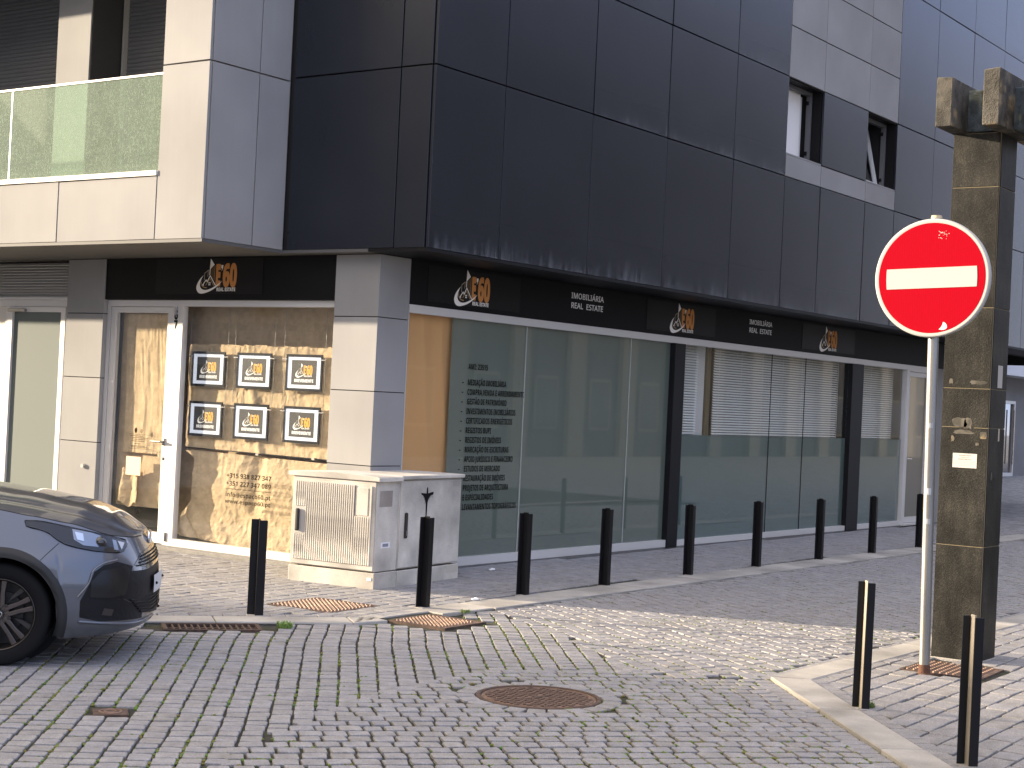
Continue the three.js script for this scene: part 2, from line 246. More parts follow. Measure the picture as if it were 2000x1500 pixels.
// moss and blades in the joints of the road
{
  const g = new THREE.IcosahedronGeometry(1, 0), mossM = mat(rgb(0.105, 0.135, 0.035), 1), N = 9000, im = new THREE.InstancedMesh(g, mossM, N); im.name = 'joint_moss'; im.castShadow = im.receiveShadow = true;
  let k = 0; const m = new THREE.Matrix4(), q = new THREE.Quaternion(), src = f1.list.slice(0, 4200), col = new THREE.Color();
  for (let tries = 0; tries < 60000 && k < N; tries++) {
    const s = src[Math.floor(rnd() * src.length)], e = s.m.elements, side = rnd() < 0.78, p = V3(side ? rr(-0.5, 0.5) : (rnd() < 0.5 ? -0.53 : 0.53), -0.006, side ? (rnd() < 0.5 ? -0.555 : 0.555) : rr(-0.5, 0.5)).applyMatrix4(s.m);
    const patch = vnoise(p.x * 1.3, p.z * 1.3, 19) * 0.6 + vnoise(p.x * 5, p.z * 5, 23) * 0.5; if (patch < 0.50 + (p.x > 11 ? 0.14 : 0)) continue;
    q.setFromEuler(new THREE.Euler(rr(-0.4, 0.4), rr(0, 6.3), rr(-0.4, 0.4))); const r = rr(0.004, 0.0105);
    im.setMatrixAt(k, m.compose(p, q, V3(r * rr(0.8, 2), r * rr(0.5, 1.1), r))); im.setColorAt(k++, col.setRGB(rr(0.7, 1.5), rr(0.8, 1.35), rr(0.5, 1.2)));
  }
  im.count = k; tag(im, 'green moss growing in the joints between the road setts', 'moss', null, 'stuff'); scene.add(im);
}
function weed(name, label, x, y, z, r, h, n, colr) {
  const list = []; for (let i = 0; i < n; i++) { const a = rr(0, 6.3), d = r * Math.sqrt(rnd()), l = h * rr(0.4, 1), lean = rr(0.2, 1.1), w = rr(0.003, 0.008), bx = Math.cos(a) * d, bz = Math.sin(a) * d, b = rr(0, 6.3), dx = Math.cos(b), dz = Math.sin(b);
    const P = [[-dz * w, 0, dx * w], [dz * w, 0, -dx * w], [dx * l * lean * 0.4 - dz * w, l * 0.7, dz * l * lean * 0.4 + dx * w], [dx * l * lean * 0.4 + dz * w, l * 0.7, dz * l * lean * 0.4 - dx * w], [dx * l * lean, l, dz * l * lean]].map((p) => [p[0] + bx, p[1], p[2] + bz]);
    const g = new THREE.BufferGeometry(); g.setAttribute('position', new THREE.Float32BufferAttribute([0, 1, 2, 1, 3, 2, 2, 3, 4].flatMap((i) => P[i]), 3)); g.setAttribute('uv', new THREE.Float32BufferAttribute(new Array(18).fill(0), 2)); g.computeVertexNormals(); list.push(g); }
  const o = part(name, mergeGeometries(list), phys(colr, 0.9, { side: THREE.DoubleSide, transmission: 0.3, thickness: 0 })); o.position.set(x, y, z); return tag(o, label, 'weed', 'weeds at the kerb');
}
weed('weed', 'bright green weed growing beside the gully grate at the kerb', 8.56, -0.005, -7.96, 0.06, 0.06, 110, rgb(0.16, 0.26, 0.05));
weed('weed', 'small grass tuft at the foot of the island bollard by the road', 8.93, 0.012, -3.70, 0.055, 0.05, 90, rgb(0.10, 0.16, 0.03));
weed('weed', 'tiny green weed beside the square cover in the road', 10.27, 0.012, -7.62, 0.035, 0.03, 40, rgb(0.13, 0.19, 0.05));

// covers and grates
function manhole() {
  const t = thing('manhole_cover', 'round rusty brown manhole cover with raised treads in the road', 'manhole cover'); t.position.set(manC[0], 0, manC[1]); t.rotation.y = -0.12;
  const ring = new THREE.LatheGeometry([[manR - 0.028, -0.02], [manR - 0.028, 0.001], [manR - 0.02, 0.004], [manR - 0.004, 0.003], [manR, -0.002], [manR, -0.04]].map(([x, y]) => new THREE.Vector2(x, y)), 64); part('rim', metreUV(ring), MT.rustDark, t);
  const disc = new THREE.CylinderGeometry(manR - 0.032, manR - 0.032, 0.03, 64); disc.translate(0, -0.0185, 0); part('plate', metreUV(disc), MT.rust, t);
  const lug = metreUV(rbox(-0.017, 0.017, -0.004, 0.0032, -0.009, 0.009, 0.003), 0.1, 0.2), edge = metreUV(new THREE.TorusGeometry(manR - 0.05, 0.004, 6, 64).rotateX(Math.PI / 2)); edge.translate(0, -0.003, 0); part('inner_ring', edge, MT.rust, t);
  for (let i = -8; i <= 8; i++) for (let j = -9; j <= 9; j++) { const x = i * 0.046, z = (j + (i % 2 ? 0.5 : 0)) * 0.038; if (Math.hypot(x, z) > manR - 0.068 || (Math.abs(x) < 0.09 && Math.abs(z) < 0.03)) continue; const o = part('tread', lug, MT.worn, t); o.position.set(x, 0.0005, z); o.rotation.y = (i + j) % 2 ? 0.6 : -0.6; }
  part('name_plate', rbox(-0.07, 0.07, -0.006, 0.001, -0.02, 0.02, 0.002), MT.rustDark, t);
}
manhole();
function squareCover(label, x, z, s, turn, pitch, y = 0.012, wide = s) {
  const t = thing('square_cover', label, 'drain cover', 'rusty square covers'); t.position.set(x, y, z); t.rotation.y = turn; const h = s / 2, k = wide / 2;
  part('frame', merge([box(-k, k, -0.03, 0.004, -h, -h + 0.022), box(-k, k, -0.03, 0.004, h - 0.022, h), box(-k, -k + 0.022, -0.03, 0.004, -h + 0.022, h - 0.022), box(k - 0.022, k, -0.03, 0.004, -h + 0.022, h - 0.022)]), MT.rustDark, t);
  part('plate', box(-k + 0.025, k - 0.025, -0.03, -0.001, -h + 0.025, h - 0.025), MT.rust, t);
  const st = []; for (let a = -k + 0.05; a < k - 0.04; a += pitch) for (let b = -h + 0.05; b < h - 0.04; b += pitch) { const g = new THREE.CylinderGeometry(pitch * 0.24, pitch * 0.36, 0.016, 6); g.translate(a, 0.0035, b); st.push(g); }
  tag(part('studs', metreUV(merge(st)), MT.worn, t), null, null, null, 'stuff');
}
squareCover('rusty square studded cover in the pavement between bollard and white cabinet', 9.64, -8.56, 0.64, 0.06, 0.045, 0.014);
squareCover('rusty square studded cover at the kerb in front of the second bollard', 9.73, -7.48, 0.53, 0.02, 0.04, 0.004);
squareCover('rusty square cover at the foot of the no entry sign post', 10.79, -3.855, 0.56, 0.06, 0.045, 0.014);
squareCover('rusty cover on the island behind the granite pillar', 14.15, -4.05, 0.5, 0.0, 0.05, 0.014);
{
  const t = thing('small_cover', 'small square cast iron cover set among the road setts', 'drain cover'); t.position.set(5.66, -0.002, -6.45); t.rotation.y = -E2;
  part('plate', rbox(-0.09, 0.09, -0.03, 0.004, -0.085, 0.085, 0.004), MT.rustDark, t);
  for (const r of [0.03, 0.055]) { const g = new THREE.TorusGeometry(r, 0.006, 6, 28).rotateX(Math.PI / 2); g.translate(0, 0.004, 0); part('ring', metreUV(g), MT.rust, t); }
}
{
  const t = thing('gully_grate', 'rusty slotted gully grate in the gutter by the left bollard', 'grate'); t.position.set(gullyC[0], 0, gullyC[1]); t.rotation.y = -E2;
  const L = 0.345, D = 0.145;
  part('frame', merge([box(-L, L, -0.06, 0.008, -D, -D + 0.028), box(-L, L, -0.06, 0.004, D - 0.028, D), box(-L, -L + 0.03, -0.06, 0.006, -D + 0.028, D - 0.028), box(L - 0.03, L, -0.06, 0.006, -D + 0.028, D - 0.028)]), MT.rustDark, t);
  for (let i = 1; i < 14; i++) { const x = -L + 0.03 + i * (2 * L - 0.06) / 14; part('bar', rbox(x - 0.0065, x + 0.0065, -0.03, 0.003, -D + 0.029, D - 0.029, 0.003), MT.rustDark, t); }
  part('cross_bar', rbox(-L + 0.031, L - 0.031, -0.034, -0.004, -0.012, 0.012, 0.003), MT.rustDark, t);
  part('pit', merge([box(-L, L, -0.6, -0.55, -D, D), box(-L, L, -0.55, -0.06, -D - 0.02, -D), box(-L, L, -0.55, -0.06, D, D + 0.02), box(-L - 0.02, -L, -0.55, -0.06, -D, D), box(L, L + 0.02, -0.55, -0.06, -D, D)]), MT.black, t);
}

// ================================================================ THE CORNER BUILDING
const bld = thing('corner_building', 'modern corner building clad in charcoal and silver panels over a shopfront', 'building');
const GAP = 0.007;
const settle = (o) => { o.geometry.computeBoundingBox(); const c = o.geometry.boundingBox.getCenter(V3()); o.geometry.translate(-c.x, -c.y, -c.z); o.position.copy(c); o.rotation.set(rr(-0.0035, 0.0035), rr(-0.0035, 0.0035), 0); return o; };   // panels never hang perfectly true
const panelZ = (x0, x1, y0, y1, z, m, parent = bld, name = 'facade_panel') => settle(part(name, rbox(x0 + GAP, x1 - GAP, y0 + GAP, y1 - GAP, z - 0.03, z, 0.0025), m, parent));           // on a front that faces the side street
const panelX = (z0, z1, y0, y1, x, m, parent = bld, name = 'facade_panel') => settle(part(name, rbox(x, x + 0.03, y0 + GAP, y1 - GAP, z0 + GAP, z1 - GAP, 0.0025), m, parent));           // on a front that faces the square
const XF = 11.33, ZF = -9.03, YS = 3.04, XB = 10.27, ZB = -10.80;
const rows = [YS, 4.70, 5.96, 7.92, 9.88, 11.84, 13.4];
// upper storeys, side street front
const cols = [XF + 0.005, 12.42, 13.97, 15.51, 17.08, 18.475];
for (let r = 0; r < rows.length - 1; r++) for (let c = 0; c < cols.length - 1; c++) panelZ(cols[c], cols[c + 1], rows[r], rows[r + 1], ZF, MT.dark);
const wcols = [18.475, 19.53, 21.0, 22.05], rcols = [22.05, 23.5, 25.05, 26.5, 27.95, 29.4, 30.9, 32.4, 33.9, 36];
for (let c = 0; c < 3; c++) {
  panelZ(wcols[c], wcols[c + 1], YS, 4.70, ZF, MT.dark);
  panelZ(wcols[c], wcols[c + 1], 4.70, 4.985, ZF, MT.silver);
  for (const [a, b] of [[5.96, 6.61], [6.61, 7.27], [7.27, 7.92], [7.92, 9.88], [9.88, 11.84], [11.84, 13.4]]) panelZ(wcols[c], wcols[c + 1], a, b, ZF, MT.silver);
}
panelZ(19.53, 21.0, 4.985, 5.96, ZF, MT.dark);
for (let r = 0; r < rows.length - 1; r++) for (let c = 0; c < rcols.length - 1; c++) panelZ(rcols[c], rcols[c + 1], rows[r], rows[r + 1], ZF, MT.dark);
// dust and dried run-off streaks left along the lower edges of some panels
{
  const dustM = phys(rgb(0.42, 0.43, 0.46), 1, { specularIntensity: 0.1, transparent: true, map: canvasTex(512, 256, (c, W, H) => { for (let i = 0; i < 420; i++) { const x = hash(i, 1, 31) * W, n = vnoise(x / 46, 0.5, 7), h = H * Math.pow(hash(i, 2, 31), 2.2) * (0.25 + 0.75 * n), w = 1 + hash(i, 3, 31) * 5, g = c.createLinearGradient(0, H, 0, H - h); g.addColorStop(0, 'rgba(255,255,255,' + (0.015 + 0.05 * n) + ')'); g.addColorStop(1, 'rgba(255,255,255,0)'); c.fillStyle = g; c.fillRect(x, H - h, w, h); } }) });
  for (const [x0, x1, y, h] of [[11.4, 12.4, YS, 0.3], [12.45, 13.95, YS, 0.34], [14.0, 15.48, YS, 0.4], [15.55, 17.05, YS, 0.36], [17.12, 18.42, YS, 0.42], [18.5, 19.5, YS, 0.3], [19.6, 20.95, YS, 0.36], [13.99, 15.48, 4.705, 0.26], [15.53, 17.05, 4.705, 0.22], [17.1, 18.44, 4.705, 0.3], [17.1, 18.44, 5.965, 0.24], [25.1, 26.45, 7.925, 0.3], [26.55, 27.9, 7.925, 0.34]]) { const g = new THREE.PlaneGeometry(x1 - x0, h), o = rnd() * 0.6, q = 0.3 + rnd() * 0.1; for (let i = 0; i < 4; i++) g.attributes.uv.setX(i, o + g.attributes.uv.getX(i) * q); g.translate((x0 + x1) / 2, y + 0.008 + h / 2, ZF + 0.0065); part('dust_streaks', g, dustM, bld); }
}
// upper storeys, square front (charcoal strip next to the bay)
for (let r = 0; r < rows.length - 1; r++) { panelX(ZB + 0.04, -9.43, rows[r], rows[r + 1], XF, MT.dark); panelX(-9.43, ZF - 0.035, rows[r], rows[r + 1], XF, MT.dark); }
// cores behind the panels (with the two window niches left open)
const ZC = ZF - 0.034, XC = XF + 0.034;
part('wall', merge([
  box(XC, 36, YS, 4.985, -10.1, ZC), box(XC, 18.48, 4.985, 13.4, -10.1, ZC), box(22.05, 36, 4.985, 13.4, -10.1, ZC), box(18.48, 22.05, 5.965, 13.4, -10.1, ZC), box(19.53, 21.0, 4.985, 5.965, -10.1, ZC),
  box(12.45, 36, YS, 20, -24, -14.5), box(35.7, 36, YS, 20, -14.5, -10.1), box(XC, 11.9, YS, 13.4, -11.38, -10.1), box(12.45, 36, 13.41, 13.6, -14.5, ZC)]), MT.backing, bld);  // rear and end boxes, raised out of view to shade the house opposite
part('interior_wall', merge([box(18.3, 22.2, 4.7, 4.96, -14.4, -10.1), box(18.3, 22.2, 5.98, 6.2, -14.4, -10.1), box(18.3, 18.47, 4.96, 5.98, -14.4, -10.1), box(22.06, 22.2, 4.96, 5.98, -14.4, -10.1), box(18.47, 22.06, 4.96, 5.98, -14.45, -14.35)]), MT.interior, bld);
part('soffit', box(XF + 0.002, 36, YS - 0.025, YS + 0.004, -9.72, ZF - 0.002), MT.black, bld);
part('soffit', merge([box(XB + 0.004, 11.56, YS - 0.025, YS + 0.004, -24, ZB - 0.004), box(XF + 0.002, 11.56, YS - 0.0248, YS + 0.004, ZB - 0.003, -9.73)]), MT.soffit, bld);
function smallWindow(x0, x1, open) {
  const w = sub('window', bld), y0 = 4.99, y1 = 5.955, z = -9.20;
  part('reveal', merge([box(x0 - 0.01, x0 + 0.006, y0, y1, z, ZC), box(x1 - 0.006, x1 + 0.01, y0, y1, z, ZC), box(x0, x1, y1 - 0.006, y1 + 0.01, z, ZC)]), MT.black, w);
  part('sill', rbox(x0 + 0.007, x1 - 0.007, y0 - 0.008, y0 + 0.012, z, ZF - 0.002, 0.003), MT.silver, w);
  const f = 0.055; part('frame', merge([box(x0 + 0.006, x0 + f, y0 + 0.012, y1 - 0.006, z - 0.06, z), box(x1 - f, x1 - 0.006, y0 + 0.012, y1 - 0.006, z - 0.06, z), box(x0 + f, x1 - f, y0 + 0.012, y0 + f, z - 0.06, z), box(x0 + f, x1 - f, y1 - f, y1 - 0.006, z - 0.06, z)]), mat(rgb(0.12, 0.12, 0.125), 0.45), w);
  const s = sub('sash', w), W = x1 - x0 - 2 * f - 0.01, H = y1 - y0 - 2 * f - 0.01;
  part('sash_frame', merge([box(0, 0.05, 0, H, -0.045, 0), box(W - 0.05, W, 0, H, -0.045, 0), box(0.05, W - 0.05, 0, 0.05, -0.045, 0), box(0.05, W - 0.05, H - 0.05, H, -0.045, 0)]), mat(rgb(0.66, 0.66, 0.66), 0.4), s);
  part('pane', box(0.05, W - 0.05, 0.05, H - 0.05, -0.026, -0.02), MT.glass, s);
  if (open === 'tilt') { s.position.set(x0 + f + 0.005, y0 + f + 0.005, z - 0.07); s.rotation.x = -0.22; } else { s.position.set(x1 - f - 0.01, y0 + f + 0.005, z - 0.08); s.rotation.y = Math.PI / 2; s.position.z -= 0.04; }
  if (open !== 'tilt') part('inner_board', box(x0 + f + 0.03, x1 - f - 0.14, y0 + 0.02, y1 - 0.02, z - 0.095, z - 0.08), mat(rgb(0.80, 0.78, 0.75), 0.8), w);  // white board added behind the frame in place of the lit room wall
  for (const yy of [y0 + 0.13, y1 - 0.17]) part('hinge', rbox(x1 - f - 0.02, x1 - f, yy, yy + 0.05, z - 0.06, z - 0.02, 0.003), MT.black, w);
}
smallWindow(18.475, 19.53, 'open'); smallWindow(21.0, 22.05, 'tilt');

// the silver bay with the balcony
for (let r = 0; r < rows.length - 1; r++) {
  const a = r ? rows[r] : YS, b = rows[r + 1], y0 = r === 0 ? YS : (r === 1 ? 4.67 : a), y1 = r === 0 ? 4.67 : b;
  panelX(-11.43, ZB - 0.002, y0, y1, XB, MT.silver);
  panelZ(XB + 0.032, 10.91, y0, y1, ZB, MT.silver); panelZ(10.91, XF - 0.004, y0, y1, ZB, MT.silver);
}
for (const z0 of [-18.1]) for (let r = 0; r < 3; r++) { panelX(z0, z0 + 0.65, Math.max(rows[r], 3.7), rows[r + 1], XB, MT.silver); panelZ(XB + 0.032, 11.9, Math.max(rows[r], 3.7), rows[r + 1], z0 + 0.65, MT.silver); }  // end column of the bay, out of view, added to shade the shutters
for (const [z0, z1] of [[-12.83, -11.43], [-14.23, -12.83], [-15.63, -14.23], [-17.0, -15.63], [-18.4, -17.0], [-19.8, -18.4]]) { panelX(z0, z1, YS, 3.64, XB, MT.silver); panelX(z0, z1, 6.25, 7.2, XB, MT.silver); }
part('bay_wall', merge([box(XB + 0.034, XB + 0.18, YS + 0.005, 3.64, -24, -11.43), box(XB + 0.034, XC - 0.004, YS + 0.005, 13.4, -11.41, ZB - 0.034), box(XB + 0.18, 12.4, YS + 0.005, 3.4, -24, -11.41), box(XB + 0.034, 12.4, 6.255, 6.6, -24, -11.41), box(11.92, 12.4, 3.4, 6.255, -24, -11.41), box(XB + 0.034, 11.92, 3.7, 6.25, -18.08, -17.484)]), mat(rgb(0.30, 0.29, 0.28), 0.8), bld);  // last box: wall of the added end column, keeps sun off the shutters
{
  const b = sub('balcony', bld);
  part('ledge', rbox(XB - 0.018, XB + 0.2, 3.641, 3.69, -24, -11.432, 0.004), mat(rgb(0.72, 0.68, 0.62), 0.5), b);
  const gl = mat(rgb(0.24, 0.31, 0.24), 0.9, { transparent: true, alphaMap: T.dirtyGlass, opacity: 1 }), g2 = phys(rgb(0.70, 0.86, 0.76), 0.03, { transmission: 1, thickness: 0 });
  for (const [z0, z1] of [[-13.695, -11.44], [-15.95, -13.715], [-17.44, -15.97]]) { part('glass_pane', box(XB + 0.07, XB + 0.078, 3.692, 4.60, z0, z1), g2, b); const g = new THREE.PlaneGeometry(z1 - z0, 0.90); g.rotateY(-Math.PI / 2); g.translate(XB + 0.0685, 4.147, (z0 + z1) / 2); part('dirt_film', metreUV(g), gl, b); }
  part('rail', rbox(XB + 0.06, XB + 0.088, 4.601, 4.625, -17.44, -11.435, 0.004), MT.frame, b);
  for (const z of [-13.705, -15.96]) part('post', box(XB + 0.066, XB + 0.082, 3.69, 4.6, z - 0.009, z + 0.009), MT.frame, b);
  part('column', rbox(11.40, 11.9, 3.4, 6.25, -14.385, -13.845, 0.004), MT.silver, bld);
  part('column_reveal', box(11.415, 11.9, 3.4, 6.25, -13.844, -13.828), mat(rgb(0.035, 0.034, 0.033), 0.6), bld);
  const shM = mat(rgb(0.105, 0.105, 0.11), 0.6);
  for (const [z0, z1] of [[-13.80, -11.45], [-17.4, -14.40]]) {
    const s = sub('roller_shutter', bld);
    part('guide', box(11.80, 11.90, 3.45, 6.25, z1 - 0.03, z1 - 0.001), MT.black, s); part('guide', box(11.80, 11.90, 3.45, 6.25, z0 + 0.001, z0 + 0.03), mat(rgb(0.3, 0.29, 0.27), 0.5), s);
    const pr = new THREE.Shape(); pr.moveTo(0, 0); pr.quadraticCurveTo(-0.009, 0.022, 0, 0.044); pr.lineTo(0.012, 0.044); pr.lineTo(0.012, 0);
    const sl = new THREE.ExtrudeGeometry(pr, { depth: z1 - z0 - 0.07, bevelEnabled: false, curveSegments: 4 }); metreUV(sl);
    for (let y = 3.5; y < 6.2; y += 0.047) { const o = part('slat', sl, shM, s); o.position.set(11.855, y, z0 + 0.035); }
  }
}

// ---------------------------------------------------------------- ground floor
const XG = 11.5, ZG = -9.70, HEAD = 2.58;
const pillarAt = (x0, x1, z0, z1, seams, name = 'pillar') => { const p = sub(name, bld); part('core', box(x0 + 0.01, x1 - 0.003, 0, YS - 0.026, z0 + 0.003, z1 - 0.01), MT.backing, p); const ys = [0.006, ...seams, YS - 0.027]; for (let i = 0; i < ys.length - 1; i++) part('panel', rbox(x0, x1, ys[i] + 0.004, ys[i + 1] - 0.004, z0, z1, 0.0035), MT.silver, p); return p; };
pillarAt(11.485, 11.94, -10.245, ZG, [0.35, 1.035, 1.73, 2.425]);
const lp = pillarAt(XG, 11.75, -14.13, -13.53, [0.36, 1.05, 1.74, 2.43]);
{ const k = sub('knob', lp); const g = new THREE.CylinderGeometry(0.022, 0.026, 0.03, 20).rotateZ(Math.PI / 2); g.translate(XG - 0.014, 0.79, -13.72); part('boss', g, MT.chrome, k); }
// fascias
part('fascia', rbox(XG + 0.012, 11.6, HEAD, YS - 0.026, -13.528, -10.247, 0.003), MT.fascia, bld);
part('fascia', rbox(11.942, 26.2, HEAD, YS - 0.026, ZG - 0.1, ZG + 0.004, 0.003), MT.fascia, bld);
part('fascia_panel', box(XG + 0.008, XG + 0.0122, HEAD + 0.06, YS - 0.04, -12.75, -11.22), MT.fasciaPanel, bld);
for (const [a, b] of [[12.2, 13.75], [16.35, 18.05], [20.6, 22.4]]) part('fascia_panel', box(a, b, HEAD + 0.05, YS - 0.06, ZG + 0.0038, ZG + 0.0075), MT.fasciaPanel, bld);
// left louvre over the next door
{
  const l = sub('louvre', bld); part('backing', box(11.64, 11.66, 2.6, YS - 0.03, -16.6, -14.135), MT.backing, l);
  const g = new THREE.BoxGeometry(0.05, 0.006, 2.45); g.rotateZ(0.62); for (let y = 2.625; y < 3.0; y += 0.0315) { const o = part('slat', g, MT.frame, l); o.position.set(11.585, y, -15.37); }
  part('rail', box(11.55, 11.63, 2.575, 2.605, -16.6, -14.132), MT.frame, l);
}
// --- glazing
const alu = (list, parent, name = 'frame', m = MT.frame) => part(name, merge(list), m, parent);
const frost = phys(rgb(0.172, 0.205, 0.172), 0.8, { specularIntensity: 0.3, transmission: 0.22, thickness: 0 });
const frostBlue = phys(rgb(0.135, 0.195, 0.182), 0.8, { specularIntensity: 0.3, transmission: 0.25, thickness: 0 });
const doorFrost = phys(rgb(0.135, 0.168, 0.15), 0.75, { clearcoat: 0.6, clearcoatRoughness: 0.03, transmission: 0.35, thickness: 0 });
// door of the shop
{
  const d = sub('door', bld), x0 = 11.555, x1 = 11.615;
  alu([box(x0, x1, 0.05, 2.51, -13.527, -13.475), box(x0, x1, 0.05, 2.51, -12.515, -12.425), box(x0, x1, 2.51, HEAD - 0.002, -13.527, -12.425)], d, 'frame');
  const lf = sub('leaf', d), y0 = 0.06, y1 = 2.505, z0 = -13.468, z1 = -12.522, f = 0.075;
  alu([box(x0 + 0.006, x1, y0, y1, z0, z0 + f), box(x0 + 0.006, x1, y0, y1, z1 - f, z1), box(x0 + 0.006, x1, y1 - f * 0.8, y1, z0 + f, z1 - f), box(x0 + 0.006, x1, y0, y0 + 0.11, z0 + f, z1 - f)], lf, 'leaf_frame');
  part('pane', box(11.585, 11.591, y0 + 0.11, y1 - f * 0.8, z0 + f, z1 - f), MT.glass, lf);
  const h = merge([new THREE.CylinderGeometry(0.011, 0.011, 0.06, 12).rotateZ(Math.PI / 2).translate(x0 - 0.024, 1.11, -12.565), new THREE.CylinderGeometry(0.011, 0.009, 0.15, 12).rotateX(Math.PI / 2).translate(x0 - 0.05, 1.11, -12.635), new RoundedBoxGeometry(0.014, 0.075, 0.035, 2, 0.005).translate(x0 - 0.001, 1.11, -12.565)]); part('handle', h, MT.steel, d);
  part('keyhole', box(x0 - 0.001, x0 + 0.007, 0.92, 0.95, -12.573, -12.557), MT.black, d);
  for (const yy of [0.09, 2.42]) part('hinge', cylY(x0 - 0.006, yy, yy + 0.09, -12.47, 0.014, 12), MT.steel, d);
}
{
  const w = sub('shop_window', bld), x0 = 11.55, x1 = 11.62;
  alu([box(x0, x1, 2.515, HEAD - 0.002, -12.424, -10.247), box(x0, x1, 0.05, 0.125, -12.424, -10.247), box(x0, x1, 0.125, 2.515, -12.424, -12.365), box(x0 + 0.03, x1, 0.125, 2.515, -10.275, -10.247)], w);
  part('pane', box(11.585, 11.591, 0.125, 2.515, -12.365, -10.275), MT.glass, w);
  part('sill', rbox(11.42, 11.64, -0.02, 0.05, -13.528, -10.2, 0.004), mat(rgb(0.46, 0.44, 0.40), 0.8, { map: T.granite }), w);
}
// the next door on the left
{
  const d = sub('door', bld), x0 = 11.555, x1 = 11.615;
  alu([box(x0, x1, 0.05, 2.572, -14.19, -14.132), box(x0, x1, 2.50, 2.572, -16.6, -14.19), box(x0, x1, 0.05, 2.50, -15.24, -15.18), box(x0, x1, 0.05, 2.5, -16.6, -16.5)], d);
  const lf = sub('leaf', d); alu([box(x0 - 0.02, x1 - 0.02, 0.07, 2.495, -15.178, -15.10), box(x0 - 0.02, x1 - 0.02, 0.07, 2.495, -14.262, -14.193), box(x0 - 0.02, x1 - 0.02, 2.44, 2.495, -15.10, -14.262), box(x0 - 0.02, x1 - 0.02, 0.07, 0.17, -15.10, -14.262)], lf, 'leaf_frame');
  part('pane', box(11.565, 11.571, 0.17, 2.44, -15.10, -14.262), doorFrost, lf);
  part('closer', rbox(11.50, 11.535, 2.44, 2.475, -15.15, -14.85, 0.004), MT.steel, d);
  part('side_pane', box(11.58, 11.586, 0.1, 2.5, -16.5, -15.24), mat(rgb(0.62, 0.58, 0.52), 0.6), d);
  part('sill', rbox(11.44, 11.64, -0.02, 0.05, -16.6, -14.134, 0.004), mat(rgb(0.46, 0.44, 0.40), 0.8, { map: T.granite }), d);
  part('wall_end', box(11.45, 11.7, 0, YS - 0.026, -24, -16.62), MT.silver, bld);
}
// side street glazing
{
  const z0 = ZG - 0.075, z1 = ZG - 0.015, zp = ZG - 0.05;
  const pane = (w, x0, x1, y0, y1, m, n = 'pane') => part(n, box(x0, x1, y0, y1, zp, zp + 0.006), m, w);
  const filmed = (w, x0, x1, y0, y1, m) => { pane(w, x0, x1, y0, y1, MT.glass); part('frosted_film', box(x0, x1, y0, y1, zp - 0.006, zp - 0.003), m, w); };
  const w1 = sub('shop_window', bld);
  alu([box(11.942, 24.52, 2.50, HEAD - 0.002, z0, z1 + 0.02), box(11.942, 17.045, 0.03, 0.115, z0, z1 + 0.02)], w1);
  part('jamb', box(11.942, 11.965, 0.115, 2.50, z0, z1), MT.frame, w1);
  pane(w1, 11.965, 12.70, 0.115, 2.50, MT.glass); filmed(w1, 12.70, 13.974, 0.115, 2.50, frost); filmed(w1, 13.984, 16.108, 0.115, 2.50, frost); filmed(w1, 16.118, 17.045, 0.115, 2.50, frost);
  for (const x of [13.979, 16.113]) part('joint', box(x - 0.004, x + 0.004, 0.116, 2.499, zp + 0.001, zp + 0.010), mat(rgb(0.42, 0.44, 0.41), 0.6), w1);
  for (const [a, b] of [[17.045, 17.30], [22.345, 22.765]]) part('dark_pillar', rbox(a, b, 0.02, 2.498, ZG - 0.3, ZG + 0.02, 0.004), MT.black, bld);
  const w2 = sub('shop_window', bld); alu([box(17.302, 22.343, 0.03, 0.10, z0, z1 + 0.02)], w2);
  for (const [a, b] of [[17.302, 19.795], [19.805, 20.86], [20.87, 22.343]]) { pane(w2, a, b, 1.39, 2.50, MT.glass); filmed(w2, a, b, 0.10, 1.388, frostBlue); }
  for (const x of [19.80, 20.865]) part('joint', box(x - 0.004, x + 0.004, 0.101, 2.499, zp + 0.001, zp + 0.009), MT.black, w2);
  const w3 = sub('shop_window', bld); alu([box(22.767, 24.52, 0.03, 0.10, z0, z1 + 0.02)], w3); pane(w3, 22.767, 24.50, 1.39, 2.50, MT.glass); filmed(w3, 22.767, 24.50, 0.10, 1.388, frostBlue);
  const d = sub('door', bld); alu([box(24.522, 24.62, 0.02, HEAD - 0.002, z0, z1 + 0.02), box(25.55, 25.65, 0.02, HEAD - 0.002, z0, z1 + 0.02), box(24.62, 25.55, 2.48, HEAD - 0.002, z0, z1 + 0.02)], d);
  alu([box(24.625, 24.70, 0.06, 2.475, z0, z1), box(25.47, 25.545, 0.06, 2.475, z0, z1), box(24.70, 25.47, 2.40, 2.475, z0, z1), box(24.70, 25.47, 0.06, 0.15, z0, z1)], d, 'leaf_frame');
  pane(d, 24.70, 25.47, 0.15, 2.40, phys(rgb(0.20, 0.18, 0.13), 0.5, { clearcoat: 1, clearcoatRoughness: 0.03, transmission: 0.3 }));
  part('handle', merge([box(24.63, 24.645, 1.08, 1.10, z1, z1 + 0.05), box(24.63, 24.76, 1.08, 1.10, z1 + 0.05, z1 + 0.065)]), MT.chrome, d); part('step', rbox(24.55, 25.6, 0.02, 0.055, z1, z1 + 0.06, 0.004), MT.frame, d);
  part('pillar_end', rbox(25.655, 26.2, 0, HEAD - 0.002, ZG - 0.4, ZG, 0.004), MT.silver, bld);
  part('base_strip', rbox(11.95, 26.2, -0.02, 0.028, z0, ZG + 0.004, 0.004), mat(rgb(0.36, 0.35, 0.33), 0.85, { map: T.granite }), bld);
}
